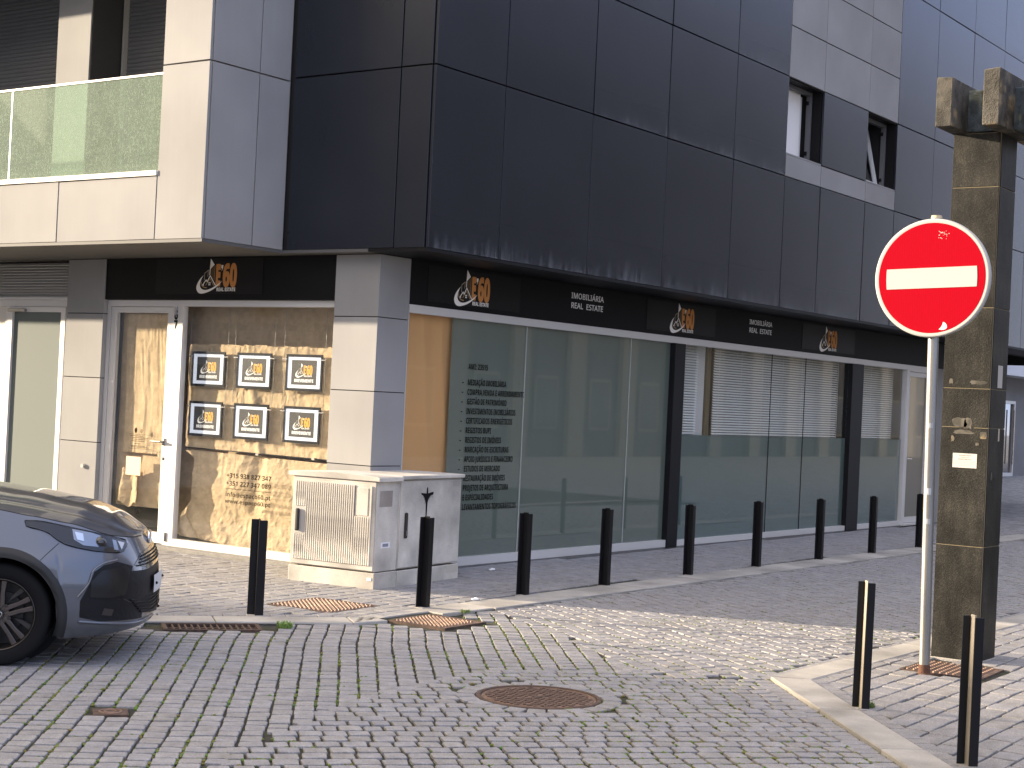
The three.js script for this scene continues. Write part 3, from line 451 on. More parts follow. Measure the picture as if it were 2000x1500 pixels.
// rooms behind the glass
part('shop_floor', box(11.66, 26.2, -0.02, 0.02, -16.6, ZG - 0.08), mat(rgb(0.30, 0.28, 0.25), 0.6), bld);
part('interior_wall', merge([box(11.66, 26.2, 0.02, YS - 0.03, -14.6, -14.4), box(17.0, 17.15, 0.02, YS - 0.03, -14.4, -10.05), box(26.0, 26.2, 0.02, YS - 0.03, -14.4, -10.12), box(11.77, 11.95, 0.02, YS - 0.03, -14.4, -13.54), box(11.66, 26.2, 2.75, 2.8, -14.4, -9.83), box(12.6, 12.7, 0.02, YS - 0.03, -16.6, -14.6)]), MT.interior, bld);
part('inner_column', rbox(18.06, 18.30, 0.02, 2.74, -10.35, -9.95, 0.004), mat(rgb(0.62, 0.61, 0.58), 0.7), bld);
part('inner_post', rbox(18.32, 18.43, 0.02, 2.74, -10.1, -9.93, 0.004), mat(rgb(0.16, 0.12, 0.06), 0.5), bld);
// recessed ground floor beyond the shop, under the upper storeys
{
  part('rear_wall', merge([box(26.2, 52.4, 0, 2.5, -17.6, -17.4), box(53.6, 70, 0, 2.5, -17.6, -17.4), box(26.2, 70, 2.5, 3.3, -17.6, -17.4)]), mat(rgb(0.30, 0.30, 0.31), 0.7, { map: T.streak }), bld);
  part('band', rbox(40, 62, 3.27, 4.35, -17.38, -16.6, 0.01), mat(rgb(0.62, 0.64, 0.68), 0.6), bld);
  const d = sub('door', bld); alu([box(52.4, 52.5, 0, 2.5, -17.5, -17.38), box(53.5, 53.6, 0, 2.5, -17.5, -17.38), box(52.5, 53.5, 2.4, 2.5, -17.5, -17.38), box(52.5, 53.5, 0, 0.12, -17.5, -17.38)], d); part('pane', box(52.5, 53.5, 0.12, 2.4, -17.46, -17.45), phys(rgb(0.03, 0.03, 0.035), 0.1, { clearcoat: 1 }), d); part('handle', cylY(53.35, 0.4, 2.2, -17.32, 0.025, 10), MT.chrome, d);
}

// ================================================================ LETTERING, PAPER, POSTERS, BLINDS
function heavy(ctx, text, x, y, w, h, color, lw, weight = 'bold') { fit(ctx, text, x, y, w, h, color, weight); ctx.save(); ctx.font = weight + ' 100px sans-serif'; const tw = ctx.measureText(text).width; ctx.translate(x, y + h); ctx.scale(w / tw, h / 72); ctx.strokeStyle = color; ctx.lineWidth = lw; ctx.lineJoin = 'round'; ctx.strokeText(text, 0, 0); ctx.restore(); }
function drawLogo(ctx, x, y, w, gold, dark) {     // the mark in a 1060 x 715 frame
  ctx.save(); ctx.translate(x, y); ctx.scale(w / 1060, w / 1060); ctx.translate(-185, -320);
  const W = '#f2ece2'; ctx.lineJoin = 'miter';
  const poly = (p, fill, stroke, lw) => { ctx.beginPath(); p.forEach(([a, b], i) => (i ? ctx.lineTo(a, b) : ctx.moveTo(a, b))); if (fill) { ctx.closePath(); ctx.fillStyle = fill; ctx.fill(); } else { ctx.strokeStyle = stroke; ctx.lineWidth = lw; ctx.stroke(); } };
  poly([[555, 545], [662, 465], [655, 770], [555, 655]], dark); poly([[662, 465], [655, 770]], null, '#a08a6a', 10);
  poly([[392, 765], [394, 622], [490, 560], [482, 690]], null, '#b9a98f', 12);
  poly([[540, 325], [648, 450], [545, 535], [540, 655], [518, 660]], W);
  heavy(ctx, 'E', 682, 460, 140, 402, gold, 9); heavy(ctx, '60', 876, 445, 366, 436, gold, 7);
  ctx.lineWidth = 16; ctx.strokeStyle = gold; ctx.font = 'bold 100px sans-serif';
  poly([[826, 460], [882, 460], [872, 520], [835, 590], [850, 525], [828, 525]], W);
  ctx.beginPath(); ctx.moveTo(375, 655); ctx.bezierCurveTo(240, 740, 160, 880, 195, 950); ctx.bezierCurveTo(240, 1045, 330, 1040, 420, 1020); ctx.bezierCurveTo(600, 985, 760, 890, 868, 770); ctx.bezierCurveTo(740, 865, 560, 950, 440, 958); ctx.bezierCurveTo(330, 962, 262, 900, 285, 830); ctx.bezierCurveTo(295, 770, 330, 700, 375, 655); ctx.fillStyle = W; ctx.fill();
  ctx.beginPath(); ctx.moveTo(312, 790); ctx.bezierCurveTo(305, 870, 360, 915, 470, 912); ctx.strokeStyle = '#a58a66'; ctx.lineWidth = 20; ctx.stroke();
  poly([[345, 865], [440, 757], [470, 792], [545, 672], [692, 866]], null, W, 20); poly([[432, 866], [545, 728], [652, 876]], null, '#a58a66', 17); poly([[378, 880], [372, 836]], null, W, 14);
  ctx.fillStyle = W; ctx.fillRect(508, 800, 22, 28); ctx.fillRect(536, 800, 22, 28); ctx.fillRect(508, 836, 22, 28); ctx.fillRect(536, 836, 22, 28);
  heavy(ctx, 'REAL ESTATE', 722, 912, 498, 70, W, 3); ctx.restore();
}
const decal = (t, o = {}) => phys(0xffffff, 0.9, { map: t, transparent: true, specularIntensity: 0.15, ...o });
// flat print on a front that faces the side street (x range) or the square (z range)
const printZ = (name, x0, x1, y0, y1, z, m, parent) => { const g = new THREE.PlaneGeometry(x1 - x0, y1 - y0); g.translate((x0 + x1) / 2, (y0 + y1) / 2, z); return part(name, g, m, parent); };
const printX = (name, z0, z1, y0, y1, x, m, parent) => { const g = new THREE.PlaneGeometry(z1 - z0, y1 - y0); g.rotateY(-Math.PI / 2); g.translate(x, (y0 + y1) / 2, (z0 + z1) / 2); return part(name, g, m, parent); };
const logoM = decal(canvasTex(1060, 715, (c) => drawLogo(c, 0, 0, 1060, '#c98a50', '#5e4a34')));
printX('logo', -12.145, -11.575, 2.64, 3.0, XG + 0.0065, logoM, bld);
for (const x of [12.62, 16.90, 21.17]) printZ('logo', x, x + 0.595, 2.615, 2.99, ZG + 0.009, logoM, bld);
const wordM = decal(canvasTex(700, 220, (c) => { heavy(c, 'IMOBILIÁRIA', 8, 36, 680, 62, '#e4e2dc', 4, 'normal'); heavy(c, 'REAL', 8, 146, 250, 62, '#e4e2dc', 4, 'normal'); heavy(c, 'ESTATE', 320, 146, 365, 62, '#e4e2dc', 4, 'normal'); }));
for (const x of [14.715, 18.975]) printZ('lettering', x, x + 0.685, 2.742, 2.955, ZG + 0.0065, wordM, bld);
const listM = decal(canvasTex(1100, 1480, (c) => {
  const K = '#1d1c1a', L = ['MEDIAÇÃO IMOBILIÁRIA', 'COMPRA,VENDA E ARRENDAMENTO', 'GESTÃO DE PATRIMÓNIO', 'INVESTIMENTOS IMOBILIÁRIOS', 'CERTIFICADOS ENERGÉTICOS', 'REGISTOS BUPI', 'REGISTOS DE IMÓVEIS', 'MARCAÇÃO DE ESCRITURAS', 'APOIO JURÍDICO E FINANCEIRO', 'ESTUDOS DE MERCADO', 'RESTAURAÇÃO DE IMÓVEIS', 'PROJETOS DE ARQUITECTURA', 'E ESPECIALIDADES', 'LEVANTAMENTOS TOPOGRÁFICOS'], WD = [670, 1015, 690, 860, 810, 440, 625, 765, 850, 630, 725, 790, 530, 945];
  fit(c, 'AMI: 23515', 92, 16, 330, 56, K); L.forEach((s, i) => { fit(c, s, 92, 172 + i * 95.5, WD[i] * 0.985, 58, K); if (i !== 12) c.fillRect(2, 204 + i * 95.5, 24, 9); c.fillStyle = K; });
}));
printZ('lettering', 12.884, 12.884 + 1.115, 0.575, 0.575 + 1.5, ZG - 0.0405, listM, bld);
const contactM = decal(canvasTex(900, 470, (c) => {
  const K = '#17130f'; fit(c, '+315 938 827 347', 14, 18, 870, 66, K); fit(c, '+351 227 347 089', 14, 128, 870, 66, K); fit(c, '(chamada para rede fixa e móvel nacional)', 10, 226, 880, 20, K);
  fit(c, 'info@espaco60.pt', 10, 285, 875, 62, K); fit(c, 'www.espaco60.pt', 8, 382, 878, 56, K);
}), { side: THREE.DoubleSide });
printX('lettering', -11.67, -11.03, 0.525, 0.862, 11.583, contactM, bld);
printX('lettering', -12.51, -12.43, 2.275, 2.475, 11.5535, decal(canvasTex(120, 300, (c) => { heavy(c, '6', 22, 12, 78, 130, '#1b1a19', 7); heavy(c, '7', 24, 160, 76, 124, '#2b2a28', 7); })), bld);
printX('door_notice', -13.14, -12.73, 0.99, 1.24, 11.583, decal(canvasTex(420, 260, (c) => {
  const K = '#241d15'; c.fillStyle = K; c.beginPath(); c.ellipse(120, 34, 22, 30, 0, 0, 7); c.fill(); c.beginPath(); c.ellipse(210, 40, 20, 24, 0, 0, 7); c.globalAlpha = 0.45; c.fill(); c.globalAlpha = 1; c.fillRect(20, 76, 330, 3); c.fillRect(20, 232, 370, 3);
  for (const [y, x, w] of [[92, 40, 190], [110, 52, 250], [128, 60, 240], [148, 62, 200], [176, 110, 80], [200, 50, 210], [214, 60, 260]]) for (let k = 0; k < w;) { const l = 6 + hash(k, y, 3) * 16; c.fillRect(x + k, y, l, 7); k += l + 5; }
}), { side: THREE.DoubleSide }), bld);
printX('door_sticker', -13.15, -12.925, 0.735, 0.93, 11.5825, mat(rgb(0.78, 0.48, 0.30), 0.6, { side: THREE.DoubleSide }), bld);
printX('door_sticker', -12.99, -12.87, 0.29, 0.41, 11.5825, decal(canvasTex(128, 128, (c) => { c.strokeStyle = '#15120e'; c.lineWidth = 7; c.beginPath(); for (let i = 0; i <= 6; i++) c.lineTo(64 + 54 * Math.cos(i * 1.0472 + 0.52), 64 + 54 * Math.sin(i * 1.0472 + 0.52)); c.stroke(); c.lineWidth = 10; c.beginPath(); c.moveTo(40, 84); c.lineTo(62, 40); c.moveTo(66, 88); c.lineTo(84, 56); c.stroke(); }), { side: THREE.DoubleSide }), bld);

// kraft paper sheets, crumpled for real
const kraft = phys(rgb(0.78, 0.60, 0.385), 0.9, { specularIntensity: 0.25, map: T.paper, bumpMap: T.paperBump, bumpScale: 0.006, side: THREE.DoubleSide });
const crease = (x, y, s) => { let t = 0, a = 1; for (let i = 0; i < 4; i++) { const c = Math.cos(i * 1.3 + s), q = Math.sin(i * 1.3 + s), u = x * c - y * q, v = x * q + y * c; t += a * (1 - 2 * Math.abs(vnoise(u, v, s * 7 + i, 0, i > 1 ? false : true) - 0.5)); a *= 0.52; x *= 2.1; y *= 2.1; } return t / 1.9; };
function paperX(z0, z1, y0, y1, x, nz, ny, bump, bulge, m, shapeFn) {   // a sheet hanging behind the square-front glass
  const g = new THREE.PlaneGeometry(1, 1, nz, ny), p = g.attributes.position, uv = g.attributes.uv;
  for (let i = 0; i < p.count; i++) { const a = p.getX(i) + 0.5, b = p.getY(i) + 0.5; let z = lerp(z0, z1, a), y = lerp(y0, y1, b); const e = shapeFn ? shapeFn(a, b) : [0, 0, 0]; z += e[0]; y += e[1]; p.setXYZ(i, x + e[2] - bump * (0.8 * crease(z * 3.6, y * 3.2, 3 + Math.round(x * 100)) + 0.42 * crease(z * 13, y * 13, 8)) - bulge * (fbm(z * 1.6, y * 1.6, 5, 0, 3) - 0.5), y, z); uv.setXY(i, z, y); }
  g.computeVertexNormals(); return g;
}
const sh1 = tag(part('kraft_paper_sheet', paperX(-12.40, -10.18, 1.075, 2.135, 11.735, 220, 110, 0.030, 0.03, kraft, (a, b) => { const q = Math.exp(-(((a - 0.42) / 0.05) ** 2)), w = Math.exp(-(((a - 0.38 - 0.1 * (1 - b)) / 0.025) ** 2)); return [0, -0.035 * a * (1 - b) + 0.02 * (b > 0.98 ? hash(Math.floor(a * 40), 1, 1) - 0.5 : 0), -0.03 * w * (1 - 0.5 * b) - 0.012 * q]; }), kraft), 'crumpled kraft paper sheet behind the six posters in the corner window', 'paper', 'kraft paper in the windows');
const sh2 = tag(part('kraft_paper_sheet', paperX(-12.42, -10.18, 0.10, 1.045, 11.755, 230, 110, 0.034, 0.045, kraft, (a, b) => {
  const low = sstep(1 - b, 0.55, 1) * sstep(1 - a, 0.62, 0.95), f = Math.sin(a * 26 + b * 9) * low, tear = Math.exp(-(((a - 0.435 - 0.03 * b) / 0.045) ** 2)) * sstep(b, 0.1, 0.5), left = sstep(1 - a, 0.80, 1) * sstep(b, 0.25, 0.5) * (1 - sstep(b, 0.9, 1));
  return [0.14 * left + 0.03 * f, -0.04 * a * b + 0.05 * low * (1 - b), -0.05 * Math.abs(f) - 0.03 * low + 0.04 * tear];
}), kraft), 'badly crumpled lower kraft paper sheet under the posters with phone numbers over it', 'paper', 'kraft paper in the windows');
tag(part('kraft_paper_sheet', paperX(-12.7, -10.15, 0.13, 2.74, 11.93, 40, 40, 0.004, 0.02, kraft), kraft), 'flat brown paper backing across the top of the corner window', 'paper', 'kraft paper in the windows');
tag(part('kraft_paper_sheet', paperX(-13.30, -12.66, 0.97, 2.44, 11.665, 60, 110, 0.004, 0.008, kraft, (a, b) => [0.02 * Math.sin(b * 5), a > 0.86 ? -0.05 * (1 - b) : 0, -0.010 * (1 - 2 * Math.abs(vnoise(a * 13 + 0.8 * b, b * 3.2, 77) - 0.5))]), kraft), 'long vertically creased kraft paper strip inside the glass door', 'paper', 'kraft paper in the windows');
tag(part('kraft_paper_sheet', paperX(-13.44, -12.56, 0.40, 2.46, 11.715, 60, 90, 0.005, 0.03, kraft, (a, b) => [0, 0, -0.03 * Math.exp(-(((a - 0.35) / 0.12) ** 2)) * (1 - sstep(b, 0.05, 0.3))]), kraft), 'wide brown paper covering the inside of the glass door', 'paper', 'kraft paper in the windows');
tag(part('kraft_paper_sheet', paperX(-13.30, -13.0, 0.42, 0.78, 11.66, 40, 40, 0.03, 0.02, kraft, (a, b) => [0.06 * (b - 0.5) * (1 - a), 0.03 * Math.sin(a * 9), -0.02 * Math.sin(a * 8)]), kraft), 'crumpled scrap of kraft paper low in the glass door', 'paper', 'kraft paper in the windows');
{
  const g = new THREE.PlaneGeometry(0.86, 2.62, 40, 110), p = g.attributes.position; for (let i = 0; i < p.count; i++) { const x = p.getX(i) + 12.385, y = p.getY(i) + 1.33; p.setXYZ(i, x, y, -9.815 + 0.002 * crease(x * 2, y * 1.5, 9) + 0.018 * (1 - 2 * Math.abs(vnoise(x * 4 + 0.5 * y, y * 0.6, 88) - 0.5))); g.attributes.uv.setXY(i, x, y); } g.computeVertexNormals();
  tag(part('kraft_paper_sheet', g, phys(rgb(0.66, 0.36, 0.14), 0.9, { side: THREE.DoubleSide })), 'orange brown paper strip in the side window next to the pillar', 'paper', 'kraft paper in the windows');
}
{ const t = thing('curtain_rail', 'thin dark rail between the two kraft paper sheets in the corner window', 'rail'); part('bar', tube([[11.70, 1.066, -12.38], [11.695, 1.058, -11.4], [11.70, 1.045, -10.25]], 0.006, 6), MT.black, t); for (const z of [-12.36, -11.35, -10.6]) part('bracket', rbox(11.68, 11.73, 1.035, 1.06, z - 0.02, z + 0.02, 0.004), MT.steel, t); }

// six lit poster pockets on wires
{
  const posterT = canvasTex(620, 460, (c, w, h) => { c.fillStyle = '#dfe5f2'; c.fillRect(0, 0, w, h); c.fillStyle = '#2f2c29'; c.fillRect(74, 46, w - 148, h - 98); drawLogo(c, 148, 88, 320, '#e0a126', '#5b4720'); heavy(c, 'BREVEMENTE', 130, 324, 362, 44, '#f2f0ea', 4); });
  const posterM = mat(0xffffff, 0.5, { map: posterT, emissive: 0xffffff, emissiveMap: posterT, emissiveIntensity: 0.16 }), edge = phys(rgb(1, 1, 1), 0.02, { transmission: 1, thickness: 0 });
  const spots = [[-12.325, 1.69, 'top left of the six lit posters, hanging beside the door jamb'], [-11.68, 1.69, 'top middle of the six lit posters hanging in the corner window'], [-11.005, 1.69, 'top right of the six lit posters, hanging nearest the pillar'], [-12.335, 1.18, 'bottom left of the six lit posters, just above the paper tear'], [-11.69, 1.18, 'bottom middle of the six lit posters above the phone numbers'], [-11.005, 1.18, 'bottom right of the six lit posters, above the white cabinet']];
  for (const [z, y, lab] of spots) {
    const t = thing('poster_frame', lab, 'poster', 'lit posters hanging in the corner window'); t.position.set(11.66, y, z);
    const W = 0.505, H = 0.382;
    part('border', merge([box(-0.004, 0.008, 0.012, 0.038, 0.014, W - 0.014), box(-0.004, 0.008, H - 0.038, H - 0.012, 0.014, W - 0.014), box(-0.004, 0.008, 0.038, H - 0.038, 0.014, 0.036), box(-0.004, 0.008, 0.038, H - 0.038, W - 0.036, W - 0.014)]), MT.black, t);
    const g = new THREE.PlaneGeometry(W - 0.07, H - 0.074); g.rotateY(-Math.PI / 2); g.translate(0.001, H / 2, W / 2); part('print', g, posterM, t);
    part('back_panel', box(0.004, 0.0085, 0.037, H - 0.037, 0.035, W - 0.035), MT.frame, t);
    part('sleeve', box(-0.009, -0.006, 0, H, 0, W), edge, t);
    for (const zz of [0.0, W]) { part('clip', rbox(-0.012, 0.006, H * 0.82, H * 0.82 + 0.012, zz - 0.03, zz + 0.03, 0.003), MT.chrome, t); part('wire', cylY(0.0, y > 1.5 ? -0.13 : -0.02, y > 1.5 ? 0.80 : H + 0.13, zz + (zz ? 0.02 : -0.02), 0.0018, 6), MT.steel, t); }
  }
}
// venetian blinds behind the clear upper panes
{
  const blindM = mat(rgb(0.82, 0.83, 0.80), 0.6), n = { 0: 'narrow white venetian blind next to the first dark pillar', 1: 'wide white venetian blind between the brown post and second dark pillar', 2: 'white venetian blind between second dark pillar and far door' };
  [[17.33, 18.03], [18.46, 22.32], [22.80, 24.46]].forEach(([a, b], k) => {
    const t = thing('venetian_blind', n[k], 'blind', 'venetian blinds in the side windows'), g = new THREE.BoxGeometry(b - a, 0.0015, 0.03); g.rotateX(0.75);
    part('head_rail', rbox(a, b, 2.60, 2.64, -9.93, -9.88, 0.004), blindM, t);
    for (let y = 1.34; y < 2.6; y += 0.0335) { const o = part('slat', g, blindM, t); o.position.set((a + b) / 2, y, -9.905); }
    for (let x = a + 0.12; x < b; x += 0.62) part('cord', cylY(x, 1.34, 2.6, -9.886, 0.0025, 5), blindM, t);
  });
}

// ================================================================ STREET FURNITURE
const bollardM = phys(rgb(0.008, 0.008, 0.009), 0.5, { specularIntensity: 0.4, roughnessMap: T.streakRough }), bollardWeb = mat(rgb(0.50, 0.46, 0.40), 0.55, { map: T.dust });  // pale web colour, used on the two island bollards only
function bollard(x, z, y, turn, h, fl, webL, label, pale) {
  const t = thing('bollard', label, 'bollard', 'steel bollards along the kerbs'); t.position.set(x, y, z); t.rotation.set(rr(-0.006, 0.006), turn, rr(-0.006, 0.006), 'YXZ');
  // local x across, local z towards the viewer: back flange on the left, web coming forward, front flange on the right
  part('flange', rbox(-fl, 0.004, -0.02, h, -webL / 2 - 0.009, -webL / 2, 0.0025, 2), bollardM, t);
  part('flange', rbox(-0.004, fl, -0.02, h - 0.004, webL / 2, webL / 2 + 0.009, 0.0025, 2), bollardM, t);
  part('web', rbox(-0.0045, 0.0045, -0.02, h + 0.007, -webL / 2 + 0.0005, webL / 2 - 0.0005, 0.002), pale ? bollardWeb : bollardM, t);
  part('base_plate', rbox(-fl - 0.004, fl + 0.004, -0.02, 0.004, -webL / 2 - 0.014, webL / 2 + 0.014, 0.002), MT.kerb, t);
  return t;
}
const faceCam = (deg) => -deg * Math.PI / 180;
bollard(8.765, -8.455, 0.016, faceCam(41), 0.715, 0.058, 0.05, 'black steel bollard at the left kerb beside the gully grate');
const rowLab = ['black steel bollard in front of the white cabinet, graffiti cross above it', 'black bollard in front of the listed services on the side window', 'black bollard before the frosted glass left of the first dark pillar', 'black bollard standing in front of the first dark window pillar', 'black bollard in front of the venetian blind window, left one', 'black bollard before the blind window, nearer the second dark pillar', 'black bollard in the row just past the second dark pillar', 'farthest black bollard of the row, half hidden by the sign post'];
[[10.20, -8.0], [11.60, -8.0], [12.91, -7.98], [14.52, -7.98], [16.03, -7.97], [17.59, -7.94], [19.14, -7.93], [20.70, -7.92]].forEach(([x, z], i) => bollard(x, z, 0.016, faceCam(0) + [0.02, -0.03, 0.01, 0.03, -0.02, 0, 0.02, -0.01][i], [0.725, 0.715, 0.72, 0.715, 0.715, 0.71, 0.71, 0.71][i], 0.052, 0.05, rowLab[i]));
bollard(8.87, -3.70, 0.017, faceCam(48), 0.735, 0.042, 0.048, 'black bollard with pale web at the island corner', true);
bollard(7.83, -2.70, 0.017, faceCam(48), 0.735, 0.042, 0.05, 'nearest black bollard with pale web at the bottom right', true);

// two utility cabinets side by side
{
  const body = phys(rgb(0.84, 0.82, 0.785), 0.85, { specularIntensity: 0.3, map: T.dust }), base = phys(rgb(0.84, 0.815, 0.77), 0.9, { specularIntensity: 0.3, map: T.dust }), dk = mat(rgb(0.12, 0.115, 0.11), 0.8), hm = mat(rgb(0.022, 0.017, 0.014), 0.6);
  const A = -6.0 * Math.PI / 180;
  const place = (t) => { t.position.set(10.755, 0.006, -8.985); t.rotation.y = -A; };
  // local: x along the side street (away), z = 0 front towards the road, -z back towards the shop
  const t = thing('utility_cabinet', 'white metal utility cabinet with a slatted vent door, left of the two', 'cabinet', 'utility cabinets at the corner'); place(t);
  const D = 0.93, W = 0.36;
  part('plinth', rbox(0.004, W - 0.002, -0.02, 0.148, -D + 0.004, -0.004, 0.006), base, t);
  part('body', rbox(0.012, W - 0.002, 0.156, 0.945, -D + 0.012, -0.012, 0.006), body, t);
  const lid = new THREE.ExtrudeGeometry(new THREE.Shape([[-D - 0.02, 0], [0.02, 0], [0.02, 0.022], [0.0, 0.03], [-D / 2, 0.05], [-D - 0.02, 0.03]].map(([a, b]) => new THREE.Vector2(a, b))), { depth: W + 0.012, bevelEnabled: true, bevelSize: 0.005, bevelThickness: 0.005, bevelSegments: 2 }); lid.rotateY(Math.PI / 2); lid.scale(1, 1, -1);
  { const ix = lid.index; if (!ix) { const p = lid.attributes.position, n = lid.attributes.normal; for (let i = 0; i < p.count; i += 3) for (const at of [p, n]) { const a = [at.getX(i), at.getY(i), at.getZ(i)]; at.setXYZ(i, at.getX(i + 1), at.getY(i + 1), at.getZ(i + 1)); at.setXYZ(i + 1, ...a); } } lid.computeVertexNormals(); }
  lid.translate(-0.012, 0.948, 0); part('lid', metreUV(lid), body, t);
  const vd = sub('vent_door', t); part('panel', rbox(-0.002, 0.0115, 0.165, 0.935, -D + 0.02, -0.02, 0.004), body, vd);
  const rib = rbox(-0.012, -0.0022, 0, 1, -0.0075, 0.0075, 0.003), N = 36, zr = (i) => -D + 0.05 + (i + 0.5) * (D - 0.10) / N;
  for (let i = 0; i < N; i++) {
    const z = zr(i), fromLeft = z + D, label = fromLeft > 0.70 && fromLeft < 0.85, hand = fromLeft < 0.175 && fromLeft > 0.045;
    const runs = label ? [[0.21, 0.63]] : hand ? [[0.21, 0.43], [0.68, 0.90]] : [[0.21, 0.90]];
    for (const [a, b] of runs) { const o = part('slat', rib, body, vd); o.position.set(0, a, z); o.scale.y = b - a; }
    if (i < N - 1 && !label && !hand) { const o = part('slot', box(-0.0035, -0.0023, 0.22, 0.89, z + 0.0078, z + 0.0145), dk, vd); }
  }
  part('label_plate', rbox(-0.007, -0.0022, 0.64, 0.88, -D + 0.715, -D + 0.835, 0.003), body, vd);
  part('handle_recess', rbox(-0.005, -0.0022, 0.435, 0.675, -D + 0.055, -D + 0.165, 0.003), mat(rgb(0.40, 0.38, 0.35), 0.6), vd);
  part('handle', rbox(-0.035, -0.0052, 0.455, 0.655, -D + 0.075, -D + 0.112, 0.012, 3), hm, vd);
  part('sticker', box(0.10, 0.24, 0.36, 0.41, -0.0118, -0.0105), mat(rgb(0.75, 0.75, 0.76), 0.4), t); part('sticker_print', box(0.125, 0.215, 0.37, 0.398, -0.0104, -0.0097), mat(rgb(0.22, 0.22, 0.26), 0.5), t);
  part('torn_poster', box(0.05, 0.25, 0.72, 0.86, -0.0118, -0.0108), mat(rgb(0.50, 0.46, 0.43), 0.9, { map: T.dust }), t);
  part('plinth_label', box(-0.0005, 0.0036, 0.08, 0.105, -0.075, -0.03), mat(rgb(0.7, 0.7, 0.68), 0.5), t);

  const u = thing('utility_cabinet', 'white metal utility cabinet with plain door and sprayed black cross', 'cabinet', 'utility cabinets at the corner'); place(u); const X0 = W + 0.006, X1 = 1.42, B = 0.62;
  part('plinth', rbox(X0, X1 - 0.004, -0.02, 0.145, -B, -0.004, 0.006), base, u); part('body', rbox(X0, X1 - 0.01, 0.158, 0.95, -B + 0.01, -0.014, 0.006), body, u);
  const l2 = rbox(X0 - 0.004, X1 + 0.012, 0.953, 0.988, -B - 0.015, 0.018, 0.01, 3); part('lid', l2, body, u);
  const dr = sub('door', u); part('panel', rbox(X0 + 0.008, X1 - 0.018, 0.168, 0.942, -0.0135, -0.004, 0.004), body, dr); part('handle', rbox(X0 + 0.075, X0 + 0.103, 0.43, 0.66, -0.0038, 0.026, 0.012, 3), hm, dr); part('handle_tip', rbox(X0 + 0.077, X0 + 0.101, 0.455, 0.50, 0.0262, 0.029, 0.001), MT.steel, dr);
  const paintM = decal(canvasTex(256, 512, (c) => { c.fillStyle = '#0d0d0e'; c.beginPath(); c.moveTo(118, 20); c.quadraticCurveTo(128, 4, 138, 20); c.lineTo(146, 95); c.lineTo(196, 84); c.lineTo(240, 78); c.quadraticCurveTo(252, 96, 236, 118); c.lineTo(206, 120); c.lineTo(202, 150); c.lineTo(197, 122); c.quadraticCurveTo(152, 160, 140, 230); c.lineTo(132, 500); c.lineTo(116, 500); c.lineTo(108, 240); c.quadraticCurveTo(92, 160, 46, 120); c.quadraticCurveTo(14, 112, 16, 86); c.lineTo(60, 90); c.lineTo(112, 96); c.fill(); for (const [x, y, l] of [[60, 118, 40], [78, 126, 60], [90, 150, 90], [168, 130, 62], [184, 120, 44], [222, 118, 34]]) c.fillRect(x, y, 4, l); for (let i = 0; i < 60; i++) c.fillRect(10 + hash(i, 1, 4) * 236, 60 + hash(i, 2, 4) * 120, 2, 2); }), { roughness: 0.5 });
  const g = new THREE.PlaneGeometry(0.235, 0.34); g.translate(X0 + 0.44, 0.715, -0.0028); part('graffiti', g, paintM, dr);
  part('sticker', box(X1 - 0.17, X1 - 0.05, 0.875, 0.925, -0.0038, -0.0026), decal(canvasTex(128, 60, (c) => { c.fillStyle = '#9a968c'; c.fillRect(0, 0, 128, 60); c.strokeStyle = '#26241f'; c.lineWidth = 4; c.strokeRect(8, 8, 44, 44); c.beginPath(); c.arc(94, 30, 20, 0, 7); c.stroke(); c.fillRect(20, 20, 20, 6); c.fillStyle = '#26241f'; c.fillRect(18, 30, 22, 5); c.fillRect(88, 20, 10, 18); })), dr);
  part('sticker', box(X1 - 0.22, X1 - 0.02, 0.07, 0.14, -0.0036, -0.0024), decal(canvasTex(160, 64, (c) => { c.fillStyle = '#b9b3a5'; c.fillRect(0, 0, 160, 64); c.fillStyle = '#2a2722'; c.fillRect(52, 4, 18, 20); for (let i = 0; i < 90; i++) c.fillRect(hash(i, 1, 6) * 156, 20 + hash(i, 2, 6) * 40, 5, 3); })), u);
}

